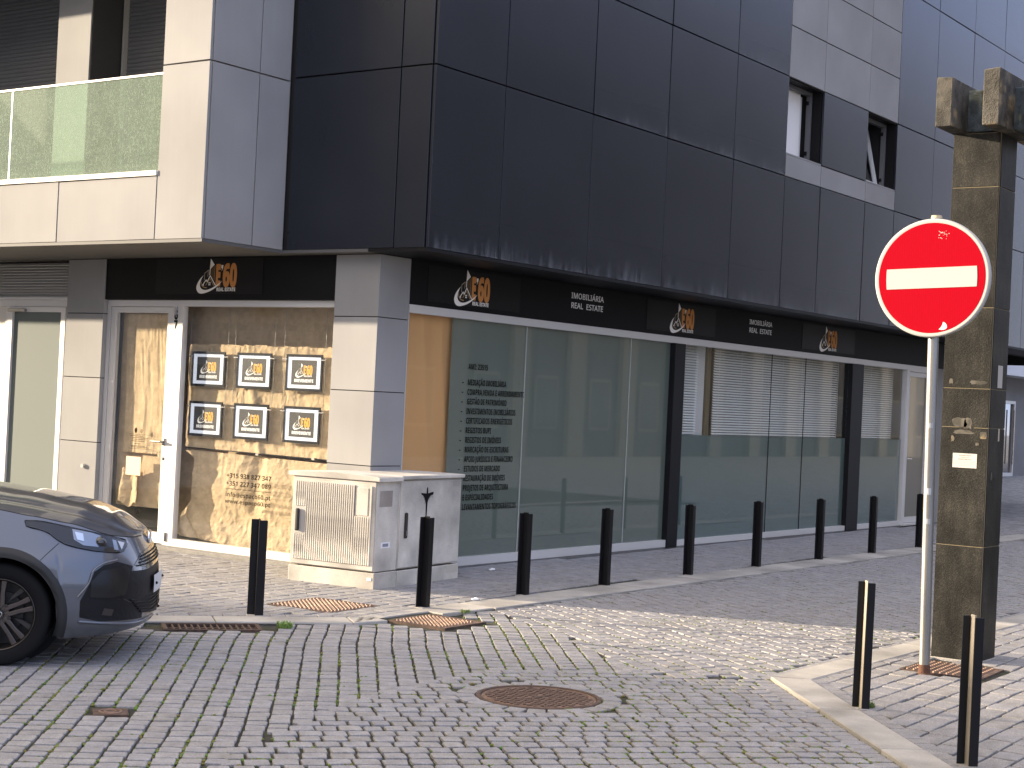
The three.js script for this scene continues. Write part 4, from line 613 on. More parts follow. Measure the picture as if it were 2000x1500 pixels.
// no entry sign
{
  const px = 10.447, pz = -3.92, t = thing('no_entry_sign', 'round red no entry sign with white bar on a tall galvanised post', 'road sign'); t.position.set(px, 0.012, pz); t.rotation.z = 0; t.rotation.x = -0.018;
  part('post', cylY(0, 0, 3.05, 0, 0.036, 28), MT.steel, t); part('post_cap', cylY(0, 3.05, 3.07, 0, 0.038, 28, 0.034), mat(rgb(0.45, 0.38, 0.24), 0.7), t);
  part('rust_foot', merge([cylY(0, -0.01, 0.065, 0, 0.041, 28, 0.0375), cylY(0.0, -0.01, 0.012, 0.0, 0.07, 12, 0.04)]), mat(rgb(0.34, 0.23, 0.19), 0.95, { map: T.rust }), t);
  const d = sub('disc', t); d.position.set(-0.055, 2.645, 0.0); d.rotation.set(0, -Math.PI / 2 + 0.0, 0); const roll = sub('face', d); roll.rotation.z = 0.016;
  const R = 0.398;
  const rim = new THREE.LatheGeometry([[R - 0.03, 0.014], [R - 0.012, 0.017], [R - 0.002, 0.012], [R, 0.0], [R - 0.004, -0.03], [R - 0.02, -0.032], [R - 0.024, -0.006], [0.001, -0.005]].map(([a, b]) => new THREE.Vector2(a, b)), 96).rotateX(Math.PI / 2); part('rim', rim, phys(rgb(0.40, 0.395, 0.375), 0.9, { specularIntensity: 0.2, side: THREE.DoubleSide }), roll);
  const red = phys(rgb(0.32, 0.0022, 0.010), 0.9, { specularIntensity: 0.08, bumpMap: tex(64, 0.05, (u, v) => (u * 4 % 1 < 0.12 ? 0.2 : 0.8)), bumpScale: 0.0008 }), disc = new THREE.CylinderGeometry(R - 0.029, R - 0.029, 0.016, 96).rotateX(Math.PI / 2); disc.translate(0, 0, 0.008); part('red_field', metreUV(disc, 0, 0), red, roll);
  const bar = new THREE.Shape(); const bw = 0.31, bh = 0.068; bar.moveTo(-bw, -bh); bar.lineTo(bw, -bh); bar.quadraticCurveTo(bw + 0.008, 0, bw, bh); bar.lineTo(-bw, bh); bar.quadraticCurveTo(-bw - 0.008, 0, -bw, -bh); const bg = new THREE.ExtrudeGeometry(bar, { depth: 0.002, bevelEnabled: false, curveSegments: 6 }); bg.translate(0, 0, 0.0162); part('white_bar', metreUV(bg, 0, 0), phys(rgb(0.42, 0.41, 0.385), 0.9, { specularIntensity: 0.1, bumpMap: red.bumpMap, bumpScale: 0.0006 }), roll);
  const chip = new THREE.Shape(); chip.moveTo(-0.03, -0.02); chip.quadraticCurveTo(-0.005, -0.005, 0.0, 0.028); chip.quadraticCurveTo(0.03, 0.02, 0.026, -0.012); chip.quadraticCurveTo(0.01, -0.03, -0.03, -0.02); const cg = new THREE.ExtrudeGeometry(chip, { depth: 0.0006, bevelEnabled: false }); cg.translate(0.085, -0.325, 0.0161); part('peeled_spot', cg, mat(rgb(0.75, 0.72, 0.66), 0.7), roll);
  const sc = []; for (let i = 0; i < 22; i++) { const q = new THREE.CircleGeometry(rr(0.0015, 0.0045), 6); q.translate(0.085 + rr(-0.035, 0.035), 0.285 + rr(-0.03, 0.03), 0.01665); sc.push(q); } tag(part('scratches', merge(sc), mat(rgb(0.72, 0.42, 0.38), 0.7), roll), null, null, null, 'stuff');
  for (const y of [-0.2, 0.2]) { const g = new THREE.TorusGeometry(0.04, 0.006, 8, 24).rotateX(Math.PI / 2); g.translate(0, 2.645 + y, 0); part('clamp', g, MT.steel, t); }
  const stk = (r, y, c) => { const g = new THREE.CylinderGeometry(0.0368, 0.0368, r * 2, 20, 1, true, -2.1, 1.25); g.translate(0, y, 0); part('sticker', g, mat(c, 0.6, { side: THREE.DoubleSide }), t); };
  stk(0.016, 1.66, rgb(0.3, 0.31, 0.33)); stk(0.022, 1.22, rgb(0.36, 0.38, 0.4)); stk(0.018, 1.02, rgb(0.3, 0.32, 0.33));
}

// granite pillar carrying the pergola beams
{
  const t = thing('granite_pillar', 'black granite clad pillar with torn papers beside the sign', 'pillar'); const x0 = 11.215, x1 = 11.56, z0 = -4.165, z1 = -3.82, gr = phys(rgb(0.078, 0.078, 0.075), 0.5, { specularIntensity: 0.5, map: T.blackGranite, bumpMap: T.graniteBump, bumpScale: 0.0012 }), js = [0.012, 0.829, 1.67, 1.947, 2.522, 3.379, 3.765];
  part('core', box(x0 + 0.005, x1 - 0.005, 0, 3.765, z0 + 0.005, z1 - 0.005), mat(rgb(0.20, 0.165, 0.10), 0.9), t);
  for (let i = 0; i < js.length - 1; i++) { const a = js[i] + 0.003, b = js[i + 1] - 0.003; part('slab', rbox(x0, x0 + 0.0195, a, b, z0, z1 - 0.006, 0.002), gr, t); part('slab', rbox(x0 + 0.0215, x1, a, b, z1 - 0.0195, z1, 0.002), gr, t); part('slab', rbox(x0 + 0.0215, x1, a, b, z0, z0 + 0.0195, 0.002), gr, t); part('slab', rbox(x1 - 0.0195, x1, a, b, z0 + 0.0215, z1 - 0.0215, 0.002), gr, t); }
  part('pad', rbox(x0 - 0.004, x1 + 0.01, -0.02, 0.024, z0 - 0.004, z1 + 0.01, 0.004), MT.kerb, t);
  const pm = mat(rgb(0.60, 0.58, 0.55), 0.9, { map: T.concrete }), scrap = (n, z, y, w, h, jag, c = pm) => { const s = new THREE.Shape(), k = 14; for (let i = 0; i <= k; i++) { const a = i / k * 6.283, r = Math.max(Math.abs(Math.cos(a)), Math.abs(Math.sin(a))), j = 1 - jag * hash(i, Math.round(z * 100), 5); const q = [Math.cos(a) / r * w / 2 * j, Math.sin(a) / r * h / 2 * j]; i ? s.lineTo(...q) : s.moveTo(...q); } const g = new THREE.ExtrudeGeometry(s, { depth: 0.0008, bevelEnabled: false }); g.rotateY(-Math.PI / 2); g.translate(x0 - 0.0004, y, z); part(n, metreUV(g), c, t); };
  scrap('torn_paper', -4.03, 1.705, 0.12, 0.07, 0.25); scrap('torn_paper', -3.97, 1.70, 0.07, 0.085, 0.3); scrap('torn_paper', -4.0, 1.635, 0.16, 0.035, 0.3); scrap('torn_paper', -3.855, 1.618, 0.055, 0.05, 0.15); scrap('torn_paper', -4.075, 1.585, 0.03, 0.05, 0.4); scrap('torn_paper', -3.895, 1.555, 0.03, 0.025, 0.3); scrap('torn_paper', -4.105, 1.995, 0.035, 0.05, 0.4); scrap('torn_paper', -3.905, 1.99, 0.14, 0.03, 0.35);
  const nt = printX('notice', -4.069, -3.894, 1.382, 1.484, x0 - 0.0015, mat(0xffffff, 0.7, { map: canvasTex(350, 205, (c) => { c.fillStyle = '#b9b4ae'; c.fillRect(0, 0, 350, 205); fit(c, 'GARANTIMOS', 90, 22, 180, 16, '#55504b'); fit(c, 'TRABALHO', 110, 50, 130, 14, '#6a655f'); fit(c, 'IMEDIATO', 80, 76, 190, 17, '#55504b'); c.fillStyle = '#8d8882'; for (const y of [112, 130, 150, 172]) c.fillRect(22, y, 306, 4); }) }), t);
  const side = (n, x, y, w, h, c) => part(n, box(x, x + w, y, y + h, z1 + 0.0003, z1 + 0.0012), c, t); side('torn_paper', 11.36, 1.96, 0.10, 0.16, mat(rgb(0.42, 0.40, 0.37), 0.9)); side('torn_paper', 11.30, 1.30, 0.03, 0.06, pm); side('torn_paper', 11.42, 1.58, 0.03, 0.09, mat(rgb(0.4, 0.35, 0.28), 0.9));
}
{
  const t = thing('pergola', 'weathered concrete pergola beams resting on the granite pillar', 'pergola'), cm = mat(rgb(0.44, 0.43, 0.41), 0.9, { map: T.concrete, bumpMap: T.graniteBump, bumpScale: 0.006 }), bm = mat(rgb(0.32, 0.46, 0.66), 0.85, { map: T.concrete, bumpMap: T.graniteBump, bumpScale: 0.004 });
  const rough = (g, k) => { const q = g.clone(), p = q.attributes.position; for (let i = 0; i < p.count; i++) { const x = p.getX(i), y = p.getY(i), z = p.getZ(i); if (y > 3.95) p.setY(i, y - 0.02 * vnoise(x * 9 + k, z * 9, 7)); p.setX(i, x + 0.006 * (vnoise(y * 14 + k, z * 14, 3) - 0.5)); } q.computeVertexNormals(); return q; };
  for (let k = 0; k < 9; k++) { const z = -4.13 + k * 0.335; const g = new RoundedBoxGeometry(1.05, k === 1 ? 0.40 : 0.355, 0.118, 5, 0.008); g.translate(11.42, 3.945 + (k === 1 ? 0.015 : 0), z); part('joist', metreUV(rough(g, k * 3.7)), cm, t); }
  part('cross_beam', metreUV(new RoundedBoxGeometry(0.34, 0.30, 2.9, 3, 0.01).translate(11.39, 3.925, -2.74)), bm, t);
  part('far_pillar', rbox(11.22, 11.56, 0, 3.77, -1.5, -1.15, 0.004), phys(rgb(0.40, 0.39, 0.36), 0.42, { map: T.blackGranite }), t);
}

// litter on the footway
{ const pm = mat(rgb(0.75, 0.75, 0.75), 0.9); for (const [x, z, l] of [[13.0, -9.35, 'small crumpled white paper scrap at the foot of the side window'], [10.93, -8.02, 'small white paper scrap at the kerb past the second bollard']]) { const g = new THREE.IcosahedronGeometry(0.022, 1), p = g.attributes.position; for (let i = 0; i < p.count; i++) { const k = 0.6 + 0.8 * hash(Math.round(p.getX(i) * 999), Math.round(p.getZ(i) * 999), 3); p.setXYZ(i, p.getX(i) * k * 1.6, p.getY(i) * k * 0.6, p.getZ(i) * k); } g.computeVertexNormals(); const o = part('paper_scrap', g, pm); o.position.set(x, 0.026, z); tag(o, l, 'litter', 'paper scraps on the footway'); } }

// ================================================================ BUILDINGS OUTSIDE THE FRAME (they shade the road and show in the glass)
function house(name, label, W, D, H, wallM, floors, bays, roofH) {   // front along local x at z = 0 facing +z
  const t = thing(name, label, 'building'), wm = mat(rgb(0.05, 0.055, 0.06), 0.3), fm = mat(rgb(0.25, 0.24, 0.22), 0.8);
  part('wall', box(-W / 2, W / 2, 0, H, -D, 0), wallM, t); part('cornice', box(-W / 2 - 0.15, W / 2 + 0.15, H - 0.35, H - 0.05, 0.002, 0.25), fm, t);
  for (let f = 0; f < floors; f++) for (let b = 0; b < bays; b++) { const x = -W / 2 + (b + 0.5) * W / bays, y = 0.9 + f * (H - 0.9) / floors, w = sub('window', t); part('frame', box(x - 0.65, x + 0.65, y, y + 1.7, 0.002, 0.05), fm, w); part('pane', box(x - 0.55, x + 0.55, y + 0.1, y + 1.6, 0.052, 0.06), wm, w); }
  for (let b = 0; b <= bays; b++) { const x = -W / 2 + b * W / bays; part('added_pilaster', box(x - 0.45, x + 0.45, 0, 4.2, 0.003, 0.18), mat(rgb(0.26, 0.25, 0.23), 0.8), t); }  // added for vertical streaks in the shop glass reflections
  if (roofH) { const s = new THREE.Shape([[-D - 0.3, H], [0.3, H], [-D / 2, H + roofH]].map(([a, b]) => new THREE.Vector2(a, b))); const g = new THREE.ExtrudeGeometry(s, { depth: W + 0.4, bevelEnabled: false }); g.rotateY(-Math.PI / 2); g.translate(W / 2 + 0.2, 0.002, 0); part('roof', metreUV(g), mat(rgb(0.35, 0.16, 0.09), 0.85), t); }
  return t;
}
{ const b = house('terraced_house', 'long dark grey house across the side street, unseen behind the viewer', 70, 9, 17, mat(rgb(0.115, 0.12, 0.13), 0.9), 5, 22, 0); b.position.set(50, -0.03, 9); b.rotation.y = Math.PI; }  // unseen; height and dark walls set to keep the cladding reflections dark
{ const b = house('added_shade_block', 'unseen block added along the side street to shade the house opposite', 21, 8, 21, mat(rgb(0.4, 0.38, 0.36), 0.9), 4, 7, 0); b.position.set(46.6, -0.03, -17.7); }  // added out of view to keep the house opposite in shade
{ // unseen gable end up the square, shaped so its roof shades the foreground
  const t = thing('gabled_house', 'unseen gabled house up the square, shaped to shade the foreground', 'building'), wallM = mat(rgb(0.5, 0.46, 0.4), 0.9);
  const s = new THREE.Shape([[0, 0], [0, 6.2], [-7, 11.05], [-14, 6.2], [-14, 0]].map(([a, b]) => new THREE.Vector2(a, b))), g = new THREE.ExtrudeGeometry(s, { depth: 14, bevelEnabled: false }); g.translate(0, 0, -14); part('wall', metreUV(g), wallM, t);
  for (const sgn of [0, 1]) { const r = box(0.05, 8.7, 0.002, 0.08, -14.2, 0.2); r.rotateZ(sgn ? 0.606 : Math.PI - 0.606); r.translate(sgn ? -14 : 0, 6.2, 0); part('roof', r, mat(rgb(0.33, 0.15, 0.09), 0.85), t); }
  t.position.set(-4.5, -0.03, -44.3);
}
{ const b = house('apartment_block', 'unseen grey apartment block across the square, raised to darken reflections', 44, 10, 17, mat(rgb(0.20, 0.21, 0.23), 0.9), 5, 12, 0); b.position.set(-17, -0.03, -26); b.rotation.y = Math.PI / 2; }  // unseen; raised so the charcoal panels reflect wall instead of warm sky

// ================================================================ THE PARKED CAR (local x forward from the front axle, z to its right)
const car = thing('parked_car', 'grey blue hatchback car parked at the kerb, its nose in view', 'car');
car.position.set(6.63, 0, -8.44); car.rotation.y = -47.5 * Math.PI / 180;
const plan = new THREE.CatmullRomCurve3([[0.835, 0], [0.828, 0.2], [0.80, 0.40], [0.745, 0.56], [0.655, 0.685], [0.53, 0.765], [0.37, 0.815], [0.15, 0.845], [-0.3, 0.862], [-1.3, 0.872], [-2.3, 0.865], [-2.75, 0.835], [-3.02, 0.72], [-3.11, 0.45], [-3.125, 0]].map(([x, z]) => V3(x, 0, z)), false, 'catmullrom', 0.5);
const planL = plan.getLength(); plan.arcLengthDivisions = 600; plan.updateArcLengths();
const lut = (pts, x) => { if (x >= pts[0][0]) return pts[0][1]; for (let i = 0; i < pts.length - 1; i++) { const [a, b] = pts[i], [c, d] = pts[i + 1]; if (x >= c) { const t = (a - x) / (a - c); return lerp(b, d, t * t * (3 - 2 * t) * 0.35 + t * 0.65); } } return pts[pts.length - 1][1]; };
const vTop = (x) => lut([[0.84, 0.742], [0.70, 0.768], [0.40, 0.843], [0.16, 0.882], [-0.05, 0.916], [-0.6, 0.965], [-1.6, 0.99], [-2.6, 1.02], [-3.12, 1.0]], x);
const insTop = (x) => lut([[0.84, 0.085], [0.70, 0.10], [0.4, 0.125], [0, 0.115], [-0.6, 0.085], [-2.6, 0.075], [-3.1, 0.08]], x);
const AR = 0.345, AX = 0.0, AY = 0.305;
const vBot = (x) => { let b = lut([[0.84, 0.215], [0.6, 0.185], [0.36, 0.17], [-2.4, 0.19], [-3.1, 0.26]], x); for (const ax of [AX, AX - 2.55]) { const d = Math.abs(x - ax); if (d < AR) b = Math.max(b, AY + Math.sqrt(AR * AR - d * d)); } return b; };
function shellAt(s, v, off = 0) {     // s: metres along the plan outline from the nose centre (negative: left side), v: height
  const a = Math.min(Math.abs(s) / planL, 1), p = plan.getPointAt(a), tg = plan.getTangentAt(a), n = V3(-tg.z, 0, tg.x).normalize(); if (n.x * 0 + (p.z > 0.1 ? n.z : n.x * Math.sign(p.x)) < 0) n.negate();
  const T2 = vTop(p.x), front = sstep(p.x, 0.2, 0.75);
  let ins = insTop(p.x) * Math.pow(clamp((v - 0.47) / (T2 - 0.47), 0, 1.15), 1.9) + 0.05 * Math.pow(1 - clamp((v - 0.16) / 0.2, 0, 1), 2);
  ins -= 0.012 * Math.exp(-(((v - 0.62) / 0.05) ** 2)) * (1 - front);      // flank crease
  ins -= front * 0.02 * Math.exp(-(((v - 0.24) / 0.05) ** 2));            // lip of the bumper
  const e = 0.004, q = p.clone().addScaledVector(n, -ins + off); q.y = v; if (s < 0) q.z = -q.z; return q;
}
function gridGeo(rowsN, colsN, fn) { const P = [], I = []; for (let i = 0; i <= rowsN; i++) for (let j = 0; j <= colsN; j++) { const p = fn(i / rowsN, j / colsN); P.push(p.x, p.y, p.z); } for (let i = 0; i < rowsN; i++) for (let j = 0; j < colsN; j++) { const a = i * (colsN + 1) + j, b = a + 1, c = a + colsN + 1, d = c + 1; I.push(a, c, b, b, c, d); } const g = new THREE.BufferGeometry(); g.setAttribute('position', new THREE.Float32BufferAttribute(P, 3)); g.setIndex(I); g.computeVertexNormals(); g.setAttribute('uv', new THREE.Float32BufferAttribute(new Float32Array(P.length / 3 * 2), 2)); return g; }
const sSpan = planL, dense = (t) => t;
const shellGeo = gridGeo(460, 26, (i, j) => { const s = (i * 2 - 1) * sSpan, p = plan.getPointAt(Math.min(Math.abs(s) / planL, 1)); return shellAt(s, lerp(vBot(p.x), vTop(p.x), j)); });
const carPaint = phys(rgb(0.092, 0.099, 0.116), 0.36, { metalness: 0.55, clearcoat: 1, clearcoatRoughness: 0.03 }), carBlack = phys(rgb(0.008, 0.008, 0.009), 0.55, { specularIntensity: 0.4 }), carGloss = phys(rgb(0.012, 0.012, 0.013), 0.2, { clearcoat: 0.6, clearcoatRoughness: 0.05 });
part('body', shellGeo, carPaint, car).material.side = THREE.DoubleSide;
// bonnet: from the shell's upper edge across the car
const yc = (x) => lut([[0.78, 0.752], [0.73, 0.775], [0.56, 0.878], [0.39, 0.937], [0.06, 0.995], [-0.3, 1.035], [-0.62, 1.055]], x);
const sCowl = (() => { for (let s = 0; s < planL; s += 0.004) if (plan.getPointAt(s / planL).x < -0.60) return s; })();
const edgeAt = (a) => { const s = a * sCowl, p = plan.getPointAt(s / planL); return shellAt(s, vTop(p.x)); };
const bonnetAt = (a, t, lift = 0) => { const e = edgeAt(a), w = Math.abs(t), c = Math.max(0, yc(e.x + 0.0) - e.y); return V3(e.x, e.y + lift + c * (1 - Math.pow(w, 2.6)) - 0.012 * Math.exp(-(((w - 0.72) / 0.07) ** 2)), e.z * t); };
part('bonnet', gridGeo(110, 60, (i, j) => bonnetAt(i * i * 0.35 + i * 0.65, j * 2 - 1)), carPaint, car);
{ const P = []; for (let i = 0; i <= 40; i++) { const e = edgeAt(0.10 + 0.88 * i / 40); P.push([e.x, e.y + 0.001, e.z - 0.004]); } part('bonnet_gap', tube(P, 0.0035, 5, 80), carBlack, car); }
// cabin
{
  const glassM = phys(rgb(0.02, 0.022, 0.024), 0.05, { clearcoat: 1 }), Z = (x) => lerp(0.775, 0.74, clamp((-x - 0.6) / 2.4, 0, 1));
  const roofL = [[-1.28, 1.44], [-1.7, 1.485], [-2.2, 1.47], [-2.72, 1.40]], quad = (a, b, c, d) => gridGeo(6, 6, (i, j) => V3().lerpVectors(V3().lerpVectors(a, b, j), V3().lerpVectors(c, d, j), i).add(V3(0, 0, 0)));
  part('windscreen', gridGeo(10, 16, (i, j) => { const t = j * 2 - 1, x = lerp(-0.58, -1.30, i), y = lerp(1.05, 1.435, i), z = lerp(0.74, 0.56, i) * t; return V3(x - 0.07 * t * t * (1 - 0.4 * i), y - 0.05 * t * t * (1 - i), z); }), glassM, car);
  part('roof', gridGeo(14, 16, (i, j) => { const t = j * 2 - 1, x = lerp(-1.28, -2.75, i), y = lut([[-1.28, 1.435], [-1.7, 1.48], [-2.2, 1.465], [-2.75, 1.38]], x); return V3(x, y - 0.05 * t * t, 0.575 * t); }), carPaint, car);
  part('rear_window', gridGeo(8, 12, (i, j) => { const t = j * 2 - 1; return V3(lerp(-2.75, -3.02, i), lerp(1.375, 1.0, i) - 0.05 * t * t * (1 - i), lerp(0.575, 0.70, i) * t); }), glassM, car);
  for (const sg of [1, -1]) part('side_window', gridGeo(8, 20, (i, j) => { const xb = lerp(-0.62, -3.0, j), xt = lerp(-1.33, -2.75, j), yt = lut([[-1.28, 1.385], [-1.7, 1.43], [-2.2, 1.415], [-2.75, 1.33]], xt); return V3(lerp(xb, xt, i), lerp(0.965 + 0.03 * j, yt, i), sg * lerp(0.775, 0.575, i)); }), glassM, car);
  part('cowl', gridGeo(4, 20, (i, j) => { const t = j * 2 - 1; return V3(lerp(-0.50, -0.66, i) - 0.07 * t * t, lerp(1.03, 1.06, i) - 0.07 * t * t, 0.74 * t); }), carBlack, car);
  for (const [z0, z1] of [[0.52, -0.05], [-0.05, -0.60]]) { const w = sub('wiper', car); part('arm', tube([[-0.50, 1.035, z0], [-0.53, 1.062, z0 - 0.12], [-0.60, 1.075, (z0 + z1) / 2], [-0.62, 1.08, z1 + 0.1]], 0.010, 8, 20), carBlack, w); part('blade', tube([[-0.555, 1.062, z0 + 0.08], [-0.59, 1.075, (z0 + z1) / 2], [-0.60, 1.078, z1]], 0.008, 6, 20), carBlack, w); part('pivot', cylY(-0.50, 1.01, 1.045, z0, 0.022, 14), carBlack, w); }
  for (const sg of [1, -1]) { const g = new THREE.SphereGeometry(0.1, 20, 12); g.scale(0.55, 0.75, 1.05); g.translate(-0.98, 1.03, sg * 0.92); part('mirror', g, carPaint, car); }
}
// patches that follow the shell
const tess = new TessellateModifier(0.035, 6);
function patch(P, off, parent, name, m, flip = 1) {
  const g0 = new THREE.ShapeGeometry(new THREE.Shape(P.map(([a, b]) => new THREE.Vector2(a, b)))), g = tess.modify(g0), p = g.attributes.position;
  for (let i = 0; i < p.count; i++) { const s = p.getX(i), v = p.getY(i), o = typeof off === 'function' ? off(s, v) : off, q = shellAt(s * flip, v, o); p.setXYZ(i, q.x, q.y, q.z); }
  g.deleteAttribute('normal'); g.computeVertexNormals(); const o = part(name, g, m.side === THREE.DoubleSide ? m : Object.assign(m, { side: THREE.DoubleSide }), parent); return o;
}
const strip = (P, off, r, parent, name, m, flip = 1) => part(name, tube(P.map(([s, v]) => { const q = shellAt(s * flip, v, off); return [q.x, q.y, q.z]; }), r, 6, 40), m, parent);
const HL = [[1.29, 0.858], [1.20, 0.856], [1.11, 0.842], [0.95, 0.812], [0.80, 0.786], [0.66, 0.762], [0.545, 0.735], [0.60, 0.69], [0.66, 0.676], [0.83, 0.688], [0.975, 0.711], [1.045, 0.730], [1.095, 0.757], [1.145, 0.792], [1.205, 0.811], [1.28, 0.829]];
const lensM = phys(rgb(0.95, 0.97, 1), 0.03, { transmission: 1, thickness: 0 }), reflM = mat(rgb(0.22, 0.225, 0.235), 0.22, { metalness: 1 }), darkM = phys(rgb(0.006, 0.006, 0.007), 0.5, { specularIntensity: 0.3 });
for (const f of [1, -1]) {
  const h = sub('headlight', car); patch(HL, 0.0035, h, 'housing', darkM, f);
  patch([[1.00, 0.815], [0.86, 0.792], [0.80, 0.775], [0.83, 0.712], [0.93, 0.722], [0.99, 0.755]], 0.008, h, 'reflector', reflM, f);
  patch([[0.985, 0.80], [0.93, 0.79], [0.925, 0.745], [0.97, 0.755]], 0.0125, h, 'reflector', mat(rgb(0.5, 0.51, 0.53), 0.15, { metalness: 1 }), f);
  
  patch([[0.70, 0.752], [0.665, 0.745], [0.67, 0.69], [0.71, 0.692]], 0.008, h, 'reflector', reflM, f);
  patch([[0.65, 0.742], [0.585, 0.728], [0.64, 0.69]], 0.008, h, 'indicator', mat(rgb(0.42, 0.38, 0.33), 0.2, { metalness: 0.8 }), f);
  const c = shellAt(0.80 * f, 0.735, 0.012), lens = new THREE.SphereGeometry(0.036, 24, 16); lens.translate(c.x - 0.012, c.y, c.z - 0.012 * f); part('projector', lens, carGloss, h);
  const m = 0.012; patch(HL, (s, v) => 0.014, h, 'lens', lensM, f);
  strip([...HL, HL[0]], 0.006, 0.004, h, 'seal', carBlack, f);
  const k = sub('bumper_intake', car);
  patch([[0.70, 0.622], [0.805, 0.606], [0.865, 0.569], [0.895, 0.494], [0.945, 0.397], [0.945, 0.30], [0.835, 0.275], [0.45, 0.262], [0.43, 0.305], [0.66, 0.397], [0.648, 0.481], [0.56, 0.588]], 0.003, k, 'recess', carBlack, f);
  patch([[0.885, 0.515], [0.82, 0.575], [0.64, 0.598], [0.60, 0.572], [0.648, 0.423], [0.76, 0.410], [0.89, 0.417]], 0.007, k, 'blank', phys(rgb(0.014, 0.0135, 0.0135), 0.3, { specularIntensity: 0.5 }), f);
  patch([[0.80, 0.352], [0.735, 0.340], [0.75, 0.303], [0.815, 0.312]], 0.008, k, 'reflector', mat(rgb(0.028, 0.022, 0.02), 0.3), f);
  strip([[0.96, 0.42], [0.90, 0.50], [0.872, 0.575], [0.81, 0.613], [0.70, 0.632]], 0.004, 0.007, k, 'edge', carPaint, f);
  strip([[0.95, 0.275], [0.80, 0.262], [0.62, 0.245], [0.44, 0.245], [0.2, 0.25]], 0.004, 0.010, k, 'lip', carPaint, f);
  strip([[1.185, 0.633], [1.14, 0.678], [1.08, 0.732]], 0.0, 0.0022, car, 'panel_gap', carBlack, f);
  patch([[0.545, 0.592], [0.40, 0.655], [0, 0.672], [0, 0.565], [0.32, 0.560]], 0.003, car, 'upper_grille', carGloss, f);
  patch([[0.60, 0.56], [0.33, 0.55], [0, 0.555], [0, 0.25], [0.42, 0.29], [0.575, 0.367], [0.66, 0.40], [0.645, 0.48]], 0.0025, car, 'lower_grille', carBlack, f);
  for (let i = 0; i < 4; i++) strip([[0.50 - i * 0.03, 0.60 + i * 0.017 - 0.015], [0.3, 0.585 + i * 0.019], [0.0, 0.585 + i * 0.02]], 0.009, 0.0045, car, 'grille_bar', carBlack, f);
  for (let i = 0; i < 5; i++) strip([[0.60 - i * 0.03, 0.385 - i * 0.02], [0.3, 0.375 - i * 0.022], [0.0, 0.372 - i * 0.022]], 0.009, 0.005, car, 'grille_bar', carBlack, f);
}
patch([[0.26, 0.505], [-0.26, 0.505], [-0.26, 0.395], [0.26, 0.395]], 0.022, car, 'number_plate', mat(rgb(0.62, 0.62, 0.60), 0.5), 1);
for (const s of [0.2, -0.2]) { const q = shellAt(s, 0.45, 0.026); part('plate_bolt', new THREE.SphereGeometry(0.009, 10, 8).translate(q.x, q.y, q.z), MT.black, car); }
{ const q = shellAt(0, 0.715, 0.012), g = new THREE.TorusGeometry(0.05, 0.007, 8, 32); g.scale(1.35, 0.9, 1); g.rotateY(Math.PI / 2); g.translate(q.x, q.y, q.z); const g2 = new THREE.TorusGeometry(0.03, 0.006, 8, 28).scale(0.6, 1.3, 1).rotateY(Math.PI / 2).translate(q.x, q.y, q.z); part('badge', merge([g, g2]), MT.chrome, car); }
// doors: gaps and handles
{
  const sOf = (x) => { let b = 0, e = 9; for (let s = 0.6; s < planL; s += 0.004) { const p = plan.getPointAt(s / planL); if (p.z > 0.5 && Math.abs(p.x - x) < e) { e = Math.abs(p.x - x); b = s; } } return b; };
  const a = sOf(-0.62), b = sOf(-1.62), c = sOf(-2.35);
  for (const f of [1, -1]) {
    strip([[a, 0.955], [a - 0.02, 0.7], [a + 0.03, 0.45], [a + 0.06, 0.27]], 0.0, 0.003, car, 'panel_gap', carBlack, f); strip([[b, 0.985], [b, 0.7], [b - 0.01, 0.28]], 0.0, 0.003, car, 'panel_gap', carBlack, f); strip([[c, 1.0], [c - 0.02, 0.8], [c - 0.16, 0.66], [c - 0.24, 0.40]], 0.0, 0.003, car, 'panel_gap', carBlack, f); strip([[a + 0.06, 0.275], [b, 0.275], [c - 0.25, 0.29]], 0.0, 0.003, car, 'panel_gap', carBlack, f);
    for (const s of [b - 0.22, c - 0.2]) { const q = shellAt(s * f, 0.82, 0.018), g = new RoundedBoxGeometry(0.19, 0.03, 0.028, 2, 0.012); g.translate(q.x, q.y, q.z); part('door_handle', g, carPaint, car); }
  }
}
